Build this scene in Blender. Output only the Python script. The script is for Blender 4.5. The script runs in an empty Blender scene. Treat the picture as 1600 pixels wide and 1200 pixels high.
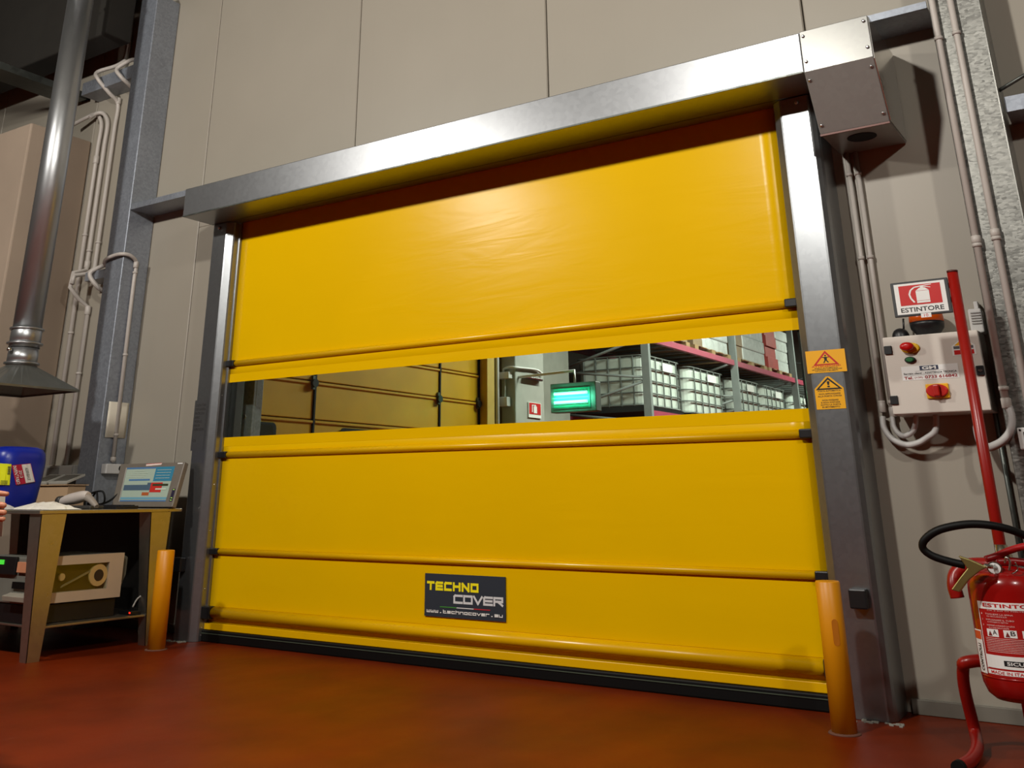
import bpy, bmesh, math, random
from mathutils import Vector, Matrix
random.seed(7)
sc = bpy.context.scene
C = sc.collection

# ------------------------------------------------------------------ camera
R2 = ((0.82946469, 0.55854765, -0.00358477), (-0.19762716, 0.28746908, -0.9371793), (-0.52242879, 0.77806558, 0.34882963))
FPX, PPX, PPY, HC = 1499.387, 762.057, 215.129, 1.2
cd = bpy.data.cameras.new('camera'); cam = bpy.data.objects.new('camera', cd); C.objects.link(cam)
cd.sensor_fit = 'HORIZONTAL'; cd.sensor_width = 36.0; cd.lens = FPX * 36.0 / 1600.0
cd.shift_x = (800 - PPX) / 1600.0; cd.shift_y = (PPY - 600) / 1600.0
cd.clip_start = 0.05; cd.clip_end = 200
m = Matrix.Identity(4)
for i in range(3):
    m[i][0] = R2[0][i]; m[i][1] = -R2[1][i]; m[i][2] = -R2[2][i]
m[2][3] = HC
cam.matrix_world = m
sc.camera = cam

# ------------------------------------------------------------------ world, lamps, exposure
w = bpy.data.worlds.new('world'); sc.world = w; w.use_nodes = True
w.node_tree.nodes['Background'].inputs[0].default_value = (0.9, 0.85, 0.75, 1)
w.node_tree.nodes['Background'].inputs[1].default_value = 0.02

def lamp(x, y, z, sx, sy, e, col=(1, .955, .88), tilt=0.0, name='hall_lamp'):
    l = bpy.data.lights.new(name, 'AREA'); l.shape = 'RECTANGLE'; l.size = sx; l.size_y = sy; l.energy = e; l.color = col
    o = bpy.data.objects.new(name, l); C.objects.link(o); o.location = (x, y, z); o.rotation_euler = (tilt, 0, 0)
    return o
# the row of bare ceiling lamps of the hall, running parallel to the wall
for lx, le in ((-8.3, 1250), (-2.9, 1650), (2.6, 900)):
    l = bpy.data.lights.new('hall_lamp', 'POINT'); l.energy = le; l.color = (1, .955, .88); l.shadow_soft_size = .16
    o = bpy.data.objects.new('hall_lamp', l); C.objects.link(o); o.location = (lx, .5, 5.62)
# lamps of the store room behind the curtain
for lx, ly in ((-5.0, 14.5), (-5.0, 18), (-6.0, 22), (-6.0, 30)):
    lamp(lx, ly, 6.6, 0.4, 2.5, 900, col=(.93, 1, .93), name='store_lamp')

sc.cycles.caustics_reflective = False
vs = sc.view_settings
sc.display_settings.display_device = 'sRGB'
vs.view_transform = 'Standard'; vs.look = 'None'; vs.gamma = 1.0; vs.exposure = -0.75; vs.use_curve_mapping = False

# ------------------------------------------------------------------ helpers
def ray(px, py):
    a = ((px - PPX) / FPX, (py - PPY) / FPX, 1.0)
    return [sum(R2[k][i] * a[k] for k in range(3)) for i in range(3)]
def at(px, py, y):                       # point of the plane y = const seen at a photo pixel
    r = ray(px, py); t = y / r[1]; return Vector((r[0] * t, y, HC + r[2] * t))
def atx(px, py, x):
    r = ray(px, py); t = x / r[0]; return Vector((x, r[1] * t, HC + r[2] * t))
def atz(px, py, z):
    r = ray(px, py); t = (z - HC) / r[2]; return Vector((r[0] * t, r[1] * t, z))

def lin(c):
    return tuple(((v / 255) / 12.92 if v / 255 <= .04045 else ((v / 255 + .055) / 1.055) ** 2.4) for v in c)

MATS = {}
def mat(name, rgb, rough=.5, metal=0.0, var=0.08, vscale=6.0, bump=0.0, bscale=60.0, emit=0.0, spec=.5, coat=0.0, stretch=None, trans=0.0, alpha=1.0):
    if name in MATS: return MATS[name]
    M = bpy.data.materials.new(name); M.use_nodes = True; nt = M.node_tree; N = nt.nodes; L = nt.links
    b = N['Principled BSDF']; c = lin(rgb)
    b.inputs['Roughness'].default_value = rough; b.inputs['Metallic'].default_value = metal
    b.inputs['Specular IOR Level'].default_value = spec; b.inputs['Coat Weight'].default_value = coat
    b.inputs['Transmission Weight'].default_value = trans; b.inputs['Alpha'].default_value = alpha
    tc = N.new('ShaderNodeTexCoord'); mp = N.new('ShaderNodeMapping'); L.new(tc.outputs['Object'], mp.inputs[0])
    if stretch: mp.inputs['Scale'].default_value = stretch
    nz = N.new('ShaderNodeTexNoise'); nz.inputs['Scale'].default_value = vscale; nz.inputs['Detail'].default_value = 4; L.new(mp.outputs[0], nz.inputs['Vector'])
    rp = N.new('ShaderNodeValToRGB'); L.new(nz.outputs['Fac'], rp.inputs[0])
    rp.color_ramp.elements[0].position = .3; rp.color_ramp.elements[1].position = .7
    rp.color_ramp.elements[0].color = tuple(max(0, v * (1 - var)) for v in c) + (1,)
    rp.color_ramp.elements[1].color = tuple(min(1, v * (1 + var)) for v in c) + (1,)
    L.new(rp.outputs[0], b.inputs['Base Color'])
    if emit:
        b.inputs['Emission Color'].default_value = c + (1,); b.inputs['Emission Strength'].default_value = emit
    if bump:
        n2 = N.new('ShaderNodeTexNoise'); n2.inputs['Scale'].default_value = bscale; n2.inputs['Detail'].default_value = 3; L.new(mp.outputs[0], n2.inputs['Vector'])
        bp = N.new('ShaderNodeBump'); bp.inputs['Strength'].default_value = bump; bp.inputs['Distance'].default_value = .01
        L.new(n2.outputs['Fac'], bp.inputs['Height']); L.new(bp.outputs[0], b.inputs['Normal'])
    MATS[name] = M; return M

def galv(name, rgb, rough, scale, contrast, rspread=.15, metal=.9, stretch=(1, 1, 1), bump=.0):
    M = mat(name, rgb, rough, metal); nt = M.node_tree; N = nt.nodes; L = nt.links; b = N['Principled BSDF']; c = lin(rgb)
    tc = N.new('ShaderNodeTexCoord'); mp = N.new('ShaderNodeMapping'); mp.inputs['Scale'].default_value = stretch; L.new(tc.outputs['Object'], mp.inputs[0])
    n0 = N.new('ShaderNodeTexNoise'); n0.inputs['Scale'].default_value = 3; L.new(mp.outputs[0], n0.inputs['Vector'])
    vo = N.new('ShaderNodeTexVoronoi'); vo.inputs['Scale'].default_value = scale; L.new(mp.outputs[0], vo.inputs['Vector'])
    mx = N.new('ShaderNodeMath'); mx.operation = 'MULTIPLY_ADD'; mx.inputs[1].default_value = .55; L.new(vo.outputs['Color'], mx.inputs[0])
    m2 = N.new('ShaderNodeMath'); m2.operation = 'MULTIPLY'; m2.inputs[1].default_value = .45; L.new(n0.outputs['Fac'], m2.inputs[0]); L.new(m2.outputs[0], mx.inputs[2])
    rp = N.new('ShaderNodeValToRGB'); L.new(mx.outputs[0], rp.inputs[0])
    rp.color_ramp.elements[0].position = .2; rp.color_ramp.elements[1].position = .8
    rp.color_ramp.elements[0].color = tuple(v * (1 - contrast) for v in c) + (1,); rp.color_ramp.elements[1].color = tuple(min(1, v * (1 + contrast)) for v in c) + (1,)
    L.new(rp.outputs[0], b.inputs['Base Color'])
    mr = N.new('ShaderNodeMapRange'); mr.inputs['To Min'].default_value = max(.05, rough - rspread); mr.inputs['To Max'].default_value = rough + rspread
    L.new(mx.outputs[0], mr.inputs['Value']); L.new(mr.outputs[0], b.inputs['Roughness'])
    if bump:
        bp = N.new('ShaderNodeBump'); bp.inputs['Strength'].default_value = bump; bp.inputs['Distance'].default_value = .01
        L.new(mx.outputs[0], bp.inputs['Height']); L.new(bp.outputs[0], b.inputs['Normal'])
    return M

class MB:
    def __init__(s): s.v = []; s.f = []; s.s = []
    def add(s, vs_, fs, smooth=False):
        o = len(s.v); s.v += [tuple(p) for p in vs_]; s.f += [tuple(i + o for i in f) for f in fs]; s.s += [smooth] * len(fs); return s
    def box(s, x0, x1, y0, y1, z0, z1):
        return s.hexa([(x0, y0, z0), (x1, y0, z0), (x1, y1, z0), (x0, y1, z0), (x0, y0, z1), (x1, y0, z1), (x1, y1, z1), (x0, y1, z1)])
    def hexa(s, p):
        return s.add(p, [(3, 2, 1, 0), (4, 5, 6, 7), (0, 1, 5, 4), (1, 2, 6, 5), (2, 3, 7, 6), (3, 0, 4, 7)])
    def prism(s, poly, fn, a, b):        # fn(u, v, t) -> point
        n = len(poly)
        vs_ = [fn(u, v, a) for u, v in poly] + [fn(u, v, b) for u, v in poly]
        return s.add(vs_, [tuple(range(n - 1, -1, -1)), tuple(range(n, 2 * n))] + [(i, (i + 1) % n, n + (i + 1) % n, n + i) for i in range(n)])
    def tube(s, path, r, n=12, caps=True, radii=None):
        P = [Vector(p) for p in path]; k = len(P); rings = []
        t0 = (P[1] - P[0]).normalized(); up = Vector((0, 0, 1)) if abs(t0.z) < .9 else Vector((1, 0, 0))
        nrm = t0.cross(up).normalized()
        for i in range(k):
            t = (P[min(i + 1, k - 1)] - P[max(i - 1, 0)]).normalized()
            nrm = (nrm - t * nrm.dot(t)).normalized(); bn = t.cross(nrm)
            rr = radii[i] if radii else r
            rings.append([P[i] + (nrm * math.cos(2 * math.pi * j / n) + bn * math.sin(2 * math.pi * j / n)) * rr for j in range(n)])
        vs_ = [p for ring in rings for p in ring]; fs = []
        for i in range(k - 1):
            for j in range(n): fs.append((i * n + j, i * n + (j + 1) % n, (i + 1) * n + (j + 1) % n, (i + 1) * n + j))
        s.add(vs_, fs, True)
        if caps:
            o = len(s.v) - len(vs_)
            s.f += [tuple(o + j for j in range(n - 1, -1, -1)), tuple(o + (k - 1) * n + j for j in range(n))]; s.s += [False, False]
        return s
    def lathe(s, prof, c, n=24, axis='z', smooth=True, sx=1.0):
        vs_ = []; fs = []; k = len(prof)
        for r, h in prof:
            for j in range(n):
                a = 2 * math.pi * j / n; ca, sa = r * math.cos(a), r * math.sin(a)
                if axis == 'z': vs_.append((c[0] + ca * sx, c[1] + sa, c[2] + h))
                elif axis == 'y': vs_.append((c[0] + ca * sx, c[1] + h, c[2] + sa))
                else: vs_.append((c[0] + h, c[1] + ca, c[2] + sa))
        for i in range(k - 1):
            for j in range(n): fs.append((i * n + j, i * n + (j + 1) % n, (i + 1) * n + (j + 1) % n, (i + 1) * n + j))
        s.add(vs_, fs, smooth); o = len(s.v) - len(vs_)
        s.f += [tuple(o + j for j in range(n)), tuple(o + (k - 1) * n + j for j in range(n))]; s.s += [False, False]
        return s
    def build(s, name, material, parent=None, bevel=0.0, seg=2):
        me = bpy.data.meshes.new(name); me.from_pydata(s.v, [], s.f)
        bm = bmesh.new(); bm.from_mesh(me); bmesh.ops.recalc_face_normals(bm, faces=bm.faces); bm.to_mesh(me); bm.free()
        me.polygons.foreach_set('use_smooth', s.s)
        me.materials.append(material); o = bpy.data.objects.new(name, me); C.objects.link(o)
        par(o, parent)
        if bevel:
            bv = o.modifiers.new('bevel', 'BEVEL'); bv.width = bevel; bv.segments = seg; bv.limit_method = 'ANGLE'; bv.angle_limit = math.radians(50)
        return o

def par(o, parent):
    if parent is None: return
    o.parent = parent
    off = Vector((0, 0, 0)); q = parent
    while q is not None: off += Vector(q.location); q = q.parent
    o.location = -off
def thing(name, label, cat, loc, group=None, kind=None):
    o = bpy.data.objects.new(name, None); C.objects.link(o); o.location = loc; o.empty_display_size = .1
    return tag(o, label, cat, group, kind)
def tag(o, label=None, cat=None, group=None, kind=None):
    if label: o['label'] = label
    if cat: o['category'] = cat
    if group: o['group'] = group
    if kind: o['kind'] = kind
    return o
def dup(root, delta, label=None):
    r = root.copy(); C.objects.link(r); r.location = Vector(root.location) + Vector(delta)
    if label: r['label'] = label
    for ch in list(root.children):
        c = ch.copy(); C.objects.link(c); c.parent = r
        for g in list(ch.children):
            d = g.copy(); C.objects.link(d); d.parent = c
    return r
def smooth_path(pts, n=8):
    P = [Vector(p) for p in pts]; P = [P[0] * 2 - P[1]] + P + [P[-1] * 2 - P[-2]]; out = []
    for i in range(1, len(P) - 2):
        for k in range(n):
            t = k / n; a, b, c_, d = P[i - 1], P[i], P[i + 1], P[i + 2]
            out.append(.5 * ((2 * b) + (c_ - a) * t + (2 * a - 5 * b + 4 * c_ - d) * t * t + (3 * b - a - 3 * c_ + d) * t ** 3))
    out.append(P[-2]); return out

# flat print: a mapping fn(u, v) of the unit square onto a surface
def quadmap(bl, br, tr, tl, off=.0015):
    bl, br, tr, tl = [Vector(p) for p in (bl, br, tr, tl)]
    n = (br - bl).cross(tl - bl).normalized() * off
    def fn(u, v, k=1.0): return bl * (1 - u) * (1 - v) + br * u * (1 - v) + tr * u * v + tl * (1 - u) * v + n * k
    return fn
def flat(name, polys, fn, material, parent, k=1.0, div=1):
    b = MB()
    for p in polys:
        if div > 1 and len(p) == 4:
            for i in range(div):
                a, c_ = i / div, (i + 1) / div
                L_ = lambda s, e, t: (s[0] + (e[0] - s[0]) * t, s[1] + (e[1] - s[1]) * t)
                q = [L_(p[0], p[1], a), L_(p[0], p[1], c_), L_(p[3], p[2], c_), L_(p[3], p[2], a)]
                b.add([fn(u, v, k) for u, v in q], [(0, 1, 2, 3)])
        else: b.add([fn(u, v, k) for u, v in p], [tuple(range(len(p)))])
    me = bpy.data.meshes.new(name); me.from_pydata(b.v, [], b.f); me.materials.append(material)
    o = bpy.data.objects.new(name, me); C.objects.link(o); par(o, parent); return o
def rect(u0, v0, u1, v1): return [(u0, v0), (u1, v0), (u1, v1), (u0, v1)]
_tc = {}
def text(body, fn, box, material, parent, k=2.0, bold=.0, name='lettering'):
    key = (body, bold)
    if key not in _tc:
        cu = bpy.data.curves.new('t', 'FONT'); cu.body = body; cu.offset = bold; cu.resolution_u = 3
        o = bpy.data.objects.new('t', cu); C.objects.link(o)
        me = bpy.data.meshes.new_from_object(o.evaluated_get(bpy.context.evaluated_depsgraph_get()))
        vv = [tuple(v.co) for v in me.vertices]; ff = [tuple(p.vertices) for p in me.polygons]
        bpy.data.objects.remove(o); bpy.data.curves.remove(cu); bpy.data.meshes.remove(me)
        xs = [v[0] for v in vv]; ys = [v[1] for v in vv]
        x0, x1, y0, y1 = min(xs), max(xs), min(ys), max(ys)
        _tc[key] = ([((v[0] - x0) / (x1 - x0), (v[1] - y0) / (y1 - y0)) for v in vv], ff)
    vv, ff = _tc[key]; u0, v0, u1, v1 = box
    me = bpy.data.meshes.new(name); me.from_pydata([tuple(fn(u0 + (u1 - u0) * a, v0 + (v1 - v0) * b, k)) for a, b in vv], [], ff)
    me.materials.append(material); o = bpy.data.objects.new(name, me); C.objects.link(o); par(o, parent); return o
def strokes(word, glyphs, fn, box, th, material, parent, k=2.0, gap=.28, name='lettering'):   # square techno lettering drawn with strokes
    u0, v0, u1, v1 = box; n = len(word); b = MB(); kk_ = 0
    eu = Vector(fn(1, 0, k)) - Vector(fn(0, 0, k)); ev = Vector(fn(0, 1, k)) - Vector(fn(0, 0, k)); nn = eu.cross(ev).normalized()
    tu, tv = th / eu.length, th / ev.length; u0 += tu / 2; u1 -= tu / 2; v0 += tv / 2; v1 -= tv / 2
    cw = (u1 - u0 - (n - 1) * (tu + gap * tu)) / n; pitch = cw + tu * (1 + gap)
    for i, ch in enumerate(word):
        ox = u0 + i * pitch
        for pl in glyphs[ch]:
            for (a, c_), (d, e) in zip(pl[:-1], pl[1:]):
                p = Vector((ox + a * cw, v0 + c_ * (v1 - v0))); q = Vector((ox + d * cw, v0 + e * (v1 - v0)))
                # thickness in surface units: measure on the surface
                P, Q = Vector(fn(p.x, p.y, k)), Vector(fn(q.x, q.y, k)); t = (Q - P)
                if t.length < 1e-6: continue
                t.normalize(); s_ = nn.cross(t) * th / 2; kk_ += 1; h_ = nn * (.00004 * kk_); P = P - t * th / 2 + h_; Q = Q + t * th / 2 + h_
                b.add([P - s_, Q - s_, Q + s_, P + s_], [(0, 1, 2, 3)])
    me = bpy.data.meshes.new(name); me.from_pydata(b.v, [], b.f); me.materials.append(material)
    o = bpy.data.objects.new(name, me); C.objects.link(o); par(o, parent); return o
def ell(cu, cv, ru, rv, n=20, a0=0, a1=2 * math.pi):
    return [(cu + ru * math.cos(a0 + (a1 - a0) * i / n), cv + rv * math.sin(a0 + (a1 - a0) * i / n)) for i in range(n)]

# ------------------------------------------------------------------ materials
BLACK = mat('black_rubber', (6, 6, 6), .55, spec=.25)
BLACKP = mat('black_plastic', (20, 20, 22), .4)
WHITEP = mat('white_print', (235, 235, 232), .5, var=.01)
REDP = mat('red_print', (196, 20, 18), .45, var=.03)
BLACKPR = mat('black_print', (18, 16, 20), .5, var=.01)
YELP = mat('yellow_print', (245, 178, 14), .4, var=.02)
GALVH = galv('galvanised_header', (156, 158, 161), .35, 30, .04, .015)
GALVM = galv('motor_cover_sheet', (142, 142, 138), .34, 30, .04, .02, metal=.4)
GALVP = galv('galvanised_post', (150, 153, 156), .32, 40, .04, .015)
GALVC = galv('galvanised_column', (148, 154, 164), .42, 45, .16, .06, metal=.5)
GALVR = galv('hot_dip_column', (138, 138, 133), .38, 40, .34, .16, metal=.75, stretch=(1, 1, 2.2), bump=.16)
STEELD = galv('dark_steel', (96, 100, 96), .45, 20, .10)
PLASTG = mat('conduit_plastic', (188, 181, 174), .45, var=.03)
PLASTW = mat('light_plastic', (205, 203, 200), .45, var=.03)
ORANGEP = mat('bollard_paint', (222, 146, 4), .42, var=.05, vscale=4)
REDPAINT = mat('red_paint', (148, 20, 12), .32, var=.04)
CHROME = mat('chrome', (200, 200, 196), .2, 1.0)
SCREW = mat('screw_steel', (190, 190, 190), .3, 1.0)

# ------------------------------------------------------------------ structure
def wall_mat():
    M = mat('panel_paint', (160, 153, 140), .45, var=.025, vscale=1.2); nt = M.node_tree; N = nt.nodes; L = nt.links
    tc = N.new('ShaderNodeTexCoord'); sp = N.new('ShaderNodeSeparateXYZ'); L.new(tc.outputs['Object'], sp.inputs[0])
    mu = N.new('ShaderNodeMath'); mu.operation = 'MULTIPLY'; mu.inputs[1].default_value = 2 * math.pi / .185; L.new(sp.outputs[0], mu.inputs[0])
    sn = N.new('ShaderNodeMath'); sn.operation = 'SINE'; L.new(mu.outputs[0], sn.inputs[0])
    pw = N.new('ShaderNodeMath'); pw.operation = 'GREATER_THAN'; pw.inputs[1].default_value = .985; L.new(sn.outputs[0], pw.inputs[0])
    bp = N.new('ShaderNodeBump'); bp.inputs['Strength'].default_value = .25; bp.inputs['Distance'].default_value = .004
    L.new(pw.outputs[0], bp.inputs['Height']); L.new(bp.outputs[0], N['Principled BSDF'].inputs['Normal'])
    return M
WALL = wall_mat()
WALLC = mat('concrete_beige', (172, 154, 136), .8, var=.07, vscale=1.1, bump=.15, bscale=14)
CEIL = mat('ceiling_dark', (70, 66, 56), .9)
def floor_mat():
    M = mat('resin_floor', (108, 34, 3), .34, var=.22, vscale=1.7, bump=.06, bscale=9, spec=.16); nt = M.node_tree; N = nt.nodes; L = nt.links; b = N['Principled BSDF']
    tc = N.new('ShaderNodeTexCoord'); mp = N.new('ShaderNodeMapping'); mp.inputs['Scale'].default_value = (1, .35, 1); mp.inputs['Rotation'].default_value = (0, 0, .5); L.new(tc.outputs['Object'], mp.inputs[0])
    n1 = N.new('ShaderNodeTexNoise'); n1.inputs['Scale'].default_value = 9; n1.inputs['Detail'].default_value = 8; n1.inputs['Roughness'].default_value = .7; L.new(mp.outputs[0], n1.inputs['Vector'])
    rp = N.new('ShaderNodeValToRGB'); rp.color_ramp.elements[0].position = .66; rp.color_ramp.elements[1].position = .80; L.new(n1.outputs['Fac'], rp.inputs[0])
    mx = N.new('ShaderNodeMixRGB'); mx.inputs[2].default_value = lin((158, 112, 92)) + (1,)
    k = N.new('ShaderNodeMath'); k.operation = 'MULTIPLY'; k.inputs[1].default_value = .35; L.new(rp.outputs[0], k.inputs[0]); L.new(k.outputs[0], mx.inputs[0])
    src = b.inputs['Base Color'].links[0].from_socket; L.new(src, mx.inputs[1]); L.new(mx.outputs[0], b.inputs['Base Color'])
    n3 = N.new('ShaderNodeTexNoise'); n3.inputs['Scale'].default_value = 2.5; n3.inputs['Detail'].default_value = 5; L.new(mp.outputs[0], n3.inputs['Vector'])
    mr = N.new('ShaderNodeMapRange'); mr.inputs['To Min'].default_value = .36; mr.inputs['To Max'].default_value = .56; L.new(n3.outputs['Fac'], mr.inputs['Value']); L.new(mr.outputs[0], b.inputs['Roughness'])
    return M
tag(MB().box(-15, 8, -14, 37, -.2, 0).build('floor', floor_mat()), 'red-brown glossy resin floor', 'floor', kind='structure')
tag(MB().box(-15, 8, -14, 37, 8.5, 8.7).build('ceiling', CEIL), 'dark ceiling of the hall', 'ceiling', kind='structure')

YW = 6.68
SEAMS = [-14.975, -12.75, -10.525, -8.30, -6.075, -3.85, -1.625, .60, 2.825, 5.05, 8.0]
OX0, OX1, OZ1 = -7.66, -1.84, 3.95      # door opening
wb = thing('wall_back', 'beige insulated panel wall around the yellow door', 'wall', (-4.6, YW, 0), kind='structure')
g = .006
for a, b in zip(SEAMS[:-1], SEAMS[1:]):
    x0, x1 = a + g, b - g
    if x1 < OX0 or x0 > OX1: MB().box(x0, x1, YW, YW + .12, .0, 8.5).build('wall_panel', WALL, wb, .008, 1)
    else:
        MB().box(x0, x1, YW, YW + .12, OZ1, 8.5).build('wall_panel', WALL, wb, .008, 1)
        if x0 < OX0: MB().box(x0, OX0, YW, YW + .12, 0, OZ1).build('wall_panel', WALL, wb, .008, 1)
        if x1 > OX1: MB().box(OX1, x1, YW, YW + .12, 0, OZ1).build('wall_panel', WALL, wb, .008, 1)
MB().box(-14.97, OX0, YW + .12, YW + .13, 0, 8.5).build('panel_core', mat('panel_core', (60, 56, 50), .9), wb)
MB().box(OX1, 8, YW + .12, YW + .13, 0, 8.5).build('panel_core', MATS['panel_core'], wb)
MB().box(OX0, OX1, YW + .12, YW + .13, OZ1, 8.5).build('panel_core', MATS['panel_core'], wb)
SKIRT = mat('skirting_grey', (120, 116, 106), .5)
tag(MB().box(-1.52, -.74, 6.655, 6.68, 0, .08).build('baseboard_right', SKIRT, None, .004, 1), 'grey skirting strip along the foot of the beige wall', 'baseboard', kind='structure')
tag(MB().box(-.42, 8, 6.655, 6.68, 0, .08).build('baseboard_right', SKIRT, None, .004, 1), 'grey skirting strip right of the galvanised column', 'baseboard', kind='structure')
tag(MB().box(-9.08, -7.7, 6.655, 6.68, 0, .08).build('baseboard_left', SKIRT, None, .004, 1), 'grey skirting strip left of the door', 'baseboard', kind='structure')
tag(MB().box(-15.1, -15, -14, 37, 0, 8.5).build('wall_left', mat('side_wall_left', (74, 68, 60), .8)), 'grey side wall of the hall', 'wall', kind='structure')
tag(MB().box(8, 8.1, -14, 37, 0, 8.5).build('wall_right', mat('side_wall_grey', (96, 90, 80), .8)), 'grey right hand wall of the hall', 'wall', kind='structure')
tag(MB().box(-15, 8, -14.1, -14, 0, 8.5).build('wall_front', mat('far_hall_wall', (64, 58, 50), .8)), 'wall behind the viewer', 'wall', kind='structure')
# concrete enclosure on the far left, a beam below the ceiling
en = tag(MB().box(-14.99, -10.52, 5.85, 6.67, 0, 5.41).build('concrete_enclosure', WALLC, None, .02, 2), 'beige concrete shaft standing behind the round duct', 'shaft')
tag(MB().box(-14.98, -9.43, 5.95, 6.3, 6.34, 8.49).build('trim_2', mat('beam_dark', (34, 31, 26), .9), None, .02), 'dark roof beam added at the far left to shade the upper wall', 'beam', kind='structure')  # inferred beam, added and sized so its shadow darkens the upper left wall
tag(MB().box(-8.99, -8.75, 5.0, 6.3, 6.95, 7.29).build('trim_1', STEELD, None, .02), 'dark steel roof beam above the left column', 'beam', kind='structure')

# galvanised columns and wall rails
def column(x0, x1, name, label, m_):
    t = thing(name, label, 'column', ((x0 + x1) / 2, 6.5, 0))
    MB().box(x0, x1, 6.34, 6.675, .0, 6.94).build('shaft', m_, t, .012, 3)
    MB().box(x0 - .012, x1 + .012, 6.31, 6.676, 0, .02).build('base_plate', m_, t)
    return t
column(-9.39, -9.08, 'steel_column', 'blue-grey galvanised column behind the monitor, left of the door', GALVC)
column(-.73, -.425, 'steel_column', 'bright spangled galvanised column at the right, behind the red pole', GALVR)
def railb(name, x0, x1, z0, z1, label, y0=6.34):
    t = thing(name, label, 'rail', ((x0 + x1) / 2, y0, z0))
    MB().box(x0, x1, y0, y0 + .02, z0, z1).build('web', GALVC, t)
    MB().box(x0, x1, y0 + .021, 6.675, z0, z0 + .015).build('flange', GALVC, t)
    return t
railb('wall_rail', -9.07, -7.3, 4.20, 4.265, 'galvanised angle rail joining the header to the left column')
railb('wall_rail', -1.6, -.74, 4.222, 4.272, 'galvanised angle rail joining the motor cover to the right column')
railb('wall_rail', -.41, 3.0, 3.42, 3.52, 'dark horizontal wall rail right of the spangled column', 6.40)
railb('wall_rail', -10.5, -9.40, 5.95, 6.12, 'upper horizontal wall rail between duct and left column', 6.42)
railb('wall_rail', -9.86, -9.40, 3.50, 3.60, 'short lower wall rail beside the left column', 6.42)
tag(MB().tube([at(1560, 142, 6.39), at(1600, 118, 6.39), at(1640, 92, 6.39)], .012).build('brace_rod', STEELD), 'thin dark diagonal rod above the right wall rail', 'rod')

# ------------------------------------------------------------------ the yellow roll-up door
def curtain_mat():
    M = mat('curtain_pvc', (234, 186, 0), .24, var=.03, vscale=.8, spec=.14); nt = M.node_tree; N = nt.nodes; L = nt.links; b = N['Principled BSDF']
    tc = N.new('ShaderNodeTexCoord'); mp = N.new('ShaderNodeMapping'); mp.inputs['Scale'].default_value = (.45, 1, 2.6); mp.inputs['Rotation'].default_value = (0, .12, 0); L.new(tc.outputs['Object'], mp.inputs[0])
    n1 = N.new('ShaderNodeTexNoise'); n1.inputs['Scale'].default_value = 2.6; n1.inputs['Detail'].default_value = 3; n1.inputs['Distortion'].default_value = .6; L.new(mp.outputs[0], n1.inputs['Vector'])
    n2 = N.new('ShaderNodeTexNoise'); n2.inputs['Scale'].default_value = 160; L.new(tc.outputs['Object'], n2.inputs['Vector'])
    b1 = N.new('ShaderNodeBump'); b1.inputs['Strength'].default_value = .055; b1.inputs['Distance'].default_value = .05; L.new(n1.outputs['Fac'], b1.inputs['Height'])
    b2 = N.new('ShaderNodeBump'); b2.inputs['Strength'].default_value = .08; b2.inputs['Distance'].default_value = .004; L.new(n2.outputs['Fac'], b2.inputs['Height']); L.new(b1.outputs[0], b2.inputs['Normal'])
    L.new(b2.outputs[0], b.inputs['Normal']); return M
CURT = curtain_mat()
BARY = mat('bar_yellow', (236, 183, 0), .26, var=.02)
def pane_mat():
    M = bpy.data.materials.new('clear_pvc'); M.use_nodes = True; nt = M.node_tree; N = nt.nodes; L = nt.links
    for n in list(N): N.remove(n)
    o = N.new('ShaderNodeOutputMaterial'); mx = N.new('ShaderNodeMixShader'); t = N.new('ShaderNodeBsdfTransparent'); gl = N.new('ShaderNodeBsdfGlossy')
    t.inputs[0].default_value = (.90, .93, .88, 1); gl.inputs['Roughness'].default_value = .12; mx.inputs[0].default_value = .045
    L.new(t.outputs[0], mx.inputs[1]); L.new(gl.outputs[0], mx.inputs[2]); L.new(mx.outputs[0], o.inputs[0]); return M
PANE = pane_mat()
CX0, CX1, CY = -7.395, -1.858, 6.48
door = thing('roll_up_door', 'large yellow fabric roll-up door with clear vision strip and galvanised frame', 'door', (-4.61, 6.4, 0), kind='thing')
def grid_sheet(x0, x1, z0, z1, nx, nz, y, wob):
    b = MB(); vs_ = []
    for side, yy in ((0, y), (1, y + .004)):
        for j in range(nz + 1):
            for i in range(nx + 1):
                x = x0 + (x1 - x0) * i / nx; z = z0 + (z1 - z0) * j / nz
                vs_.append((x, yy + wob * math.sin(x * .9 + z * 1.7) * math.sin(math.pi * j / nz) * math.sin(math.pi * i / nx), z))
    k = (nx + 1) * (nz + 1); fs = []
    for j in range(nz):
        for i in range(nx):
            a = j * (nx + 1) + i; fs.append((a, a + 1, a + nx + 2, a + nx + 1)); fs.append((k + a, k + a + nx + 1, k + a + nx + 2, k + a + 1))
    for i in range(nx):
        fs.append((i, k + i, k + i + 1, i + 1)); t_ = nz * (nx + 1) + i; fs.append((t_, t_ + 1, k + t_ + 1, k + t_))
    for j in range(nz):
        a = j * (nx + 1); c_ = a + nx + 1; fs.append((a, c_, k + c_, k + a)); a += nx; c_ += nx; fs.append((a, k + a, k + c_, c_))
    b.add(vs_, fs, True); b.s = [True] * (2 * nx * nz) + [False] * (len(fs) - 2 * nx * nz); return b
tag(grid_sheet(CX0, CX1, 2.222, 3.95, 40, 12, CY, .002).build('curtain_fabric', CURT, door), 'upper yellow fabric section')
tag(grid_sheet(CX0, CX1, .095, 1.716, 40, 12, CY, .0015).build('curtain_fabric', CURT, door), 'lower yellow fabric section')
tag(MB().box(CX0, CX1, CY + .0005, CY + .0035, 1.7165, 2.2215).build('vision_strip', PANE, door), 'clear plastic vision strip')
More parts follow.
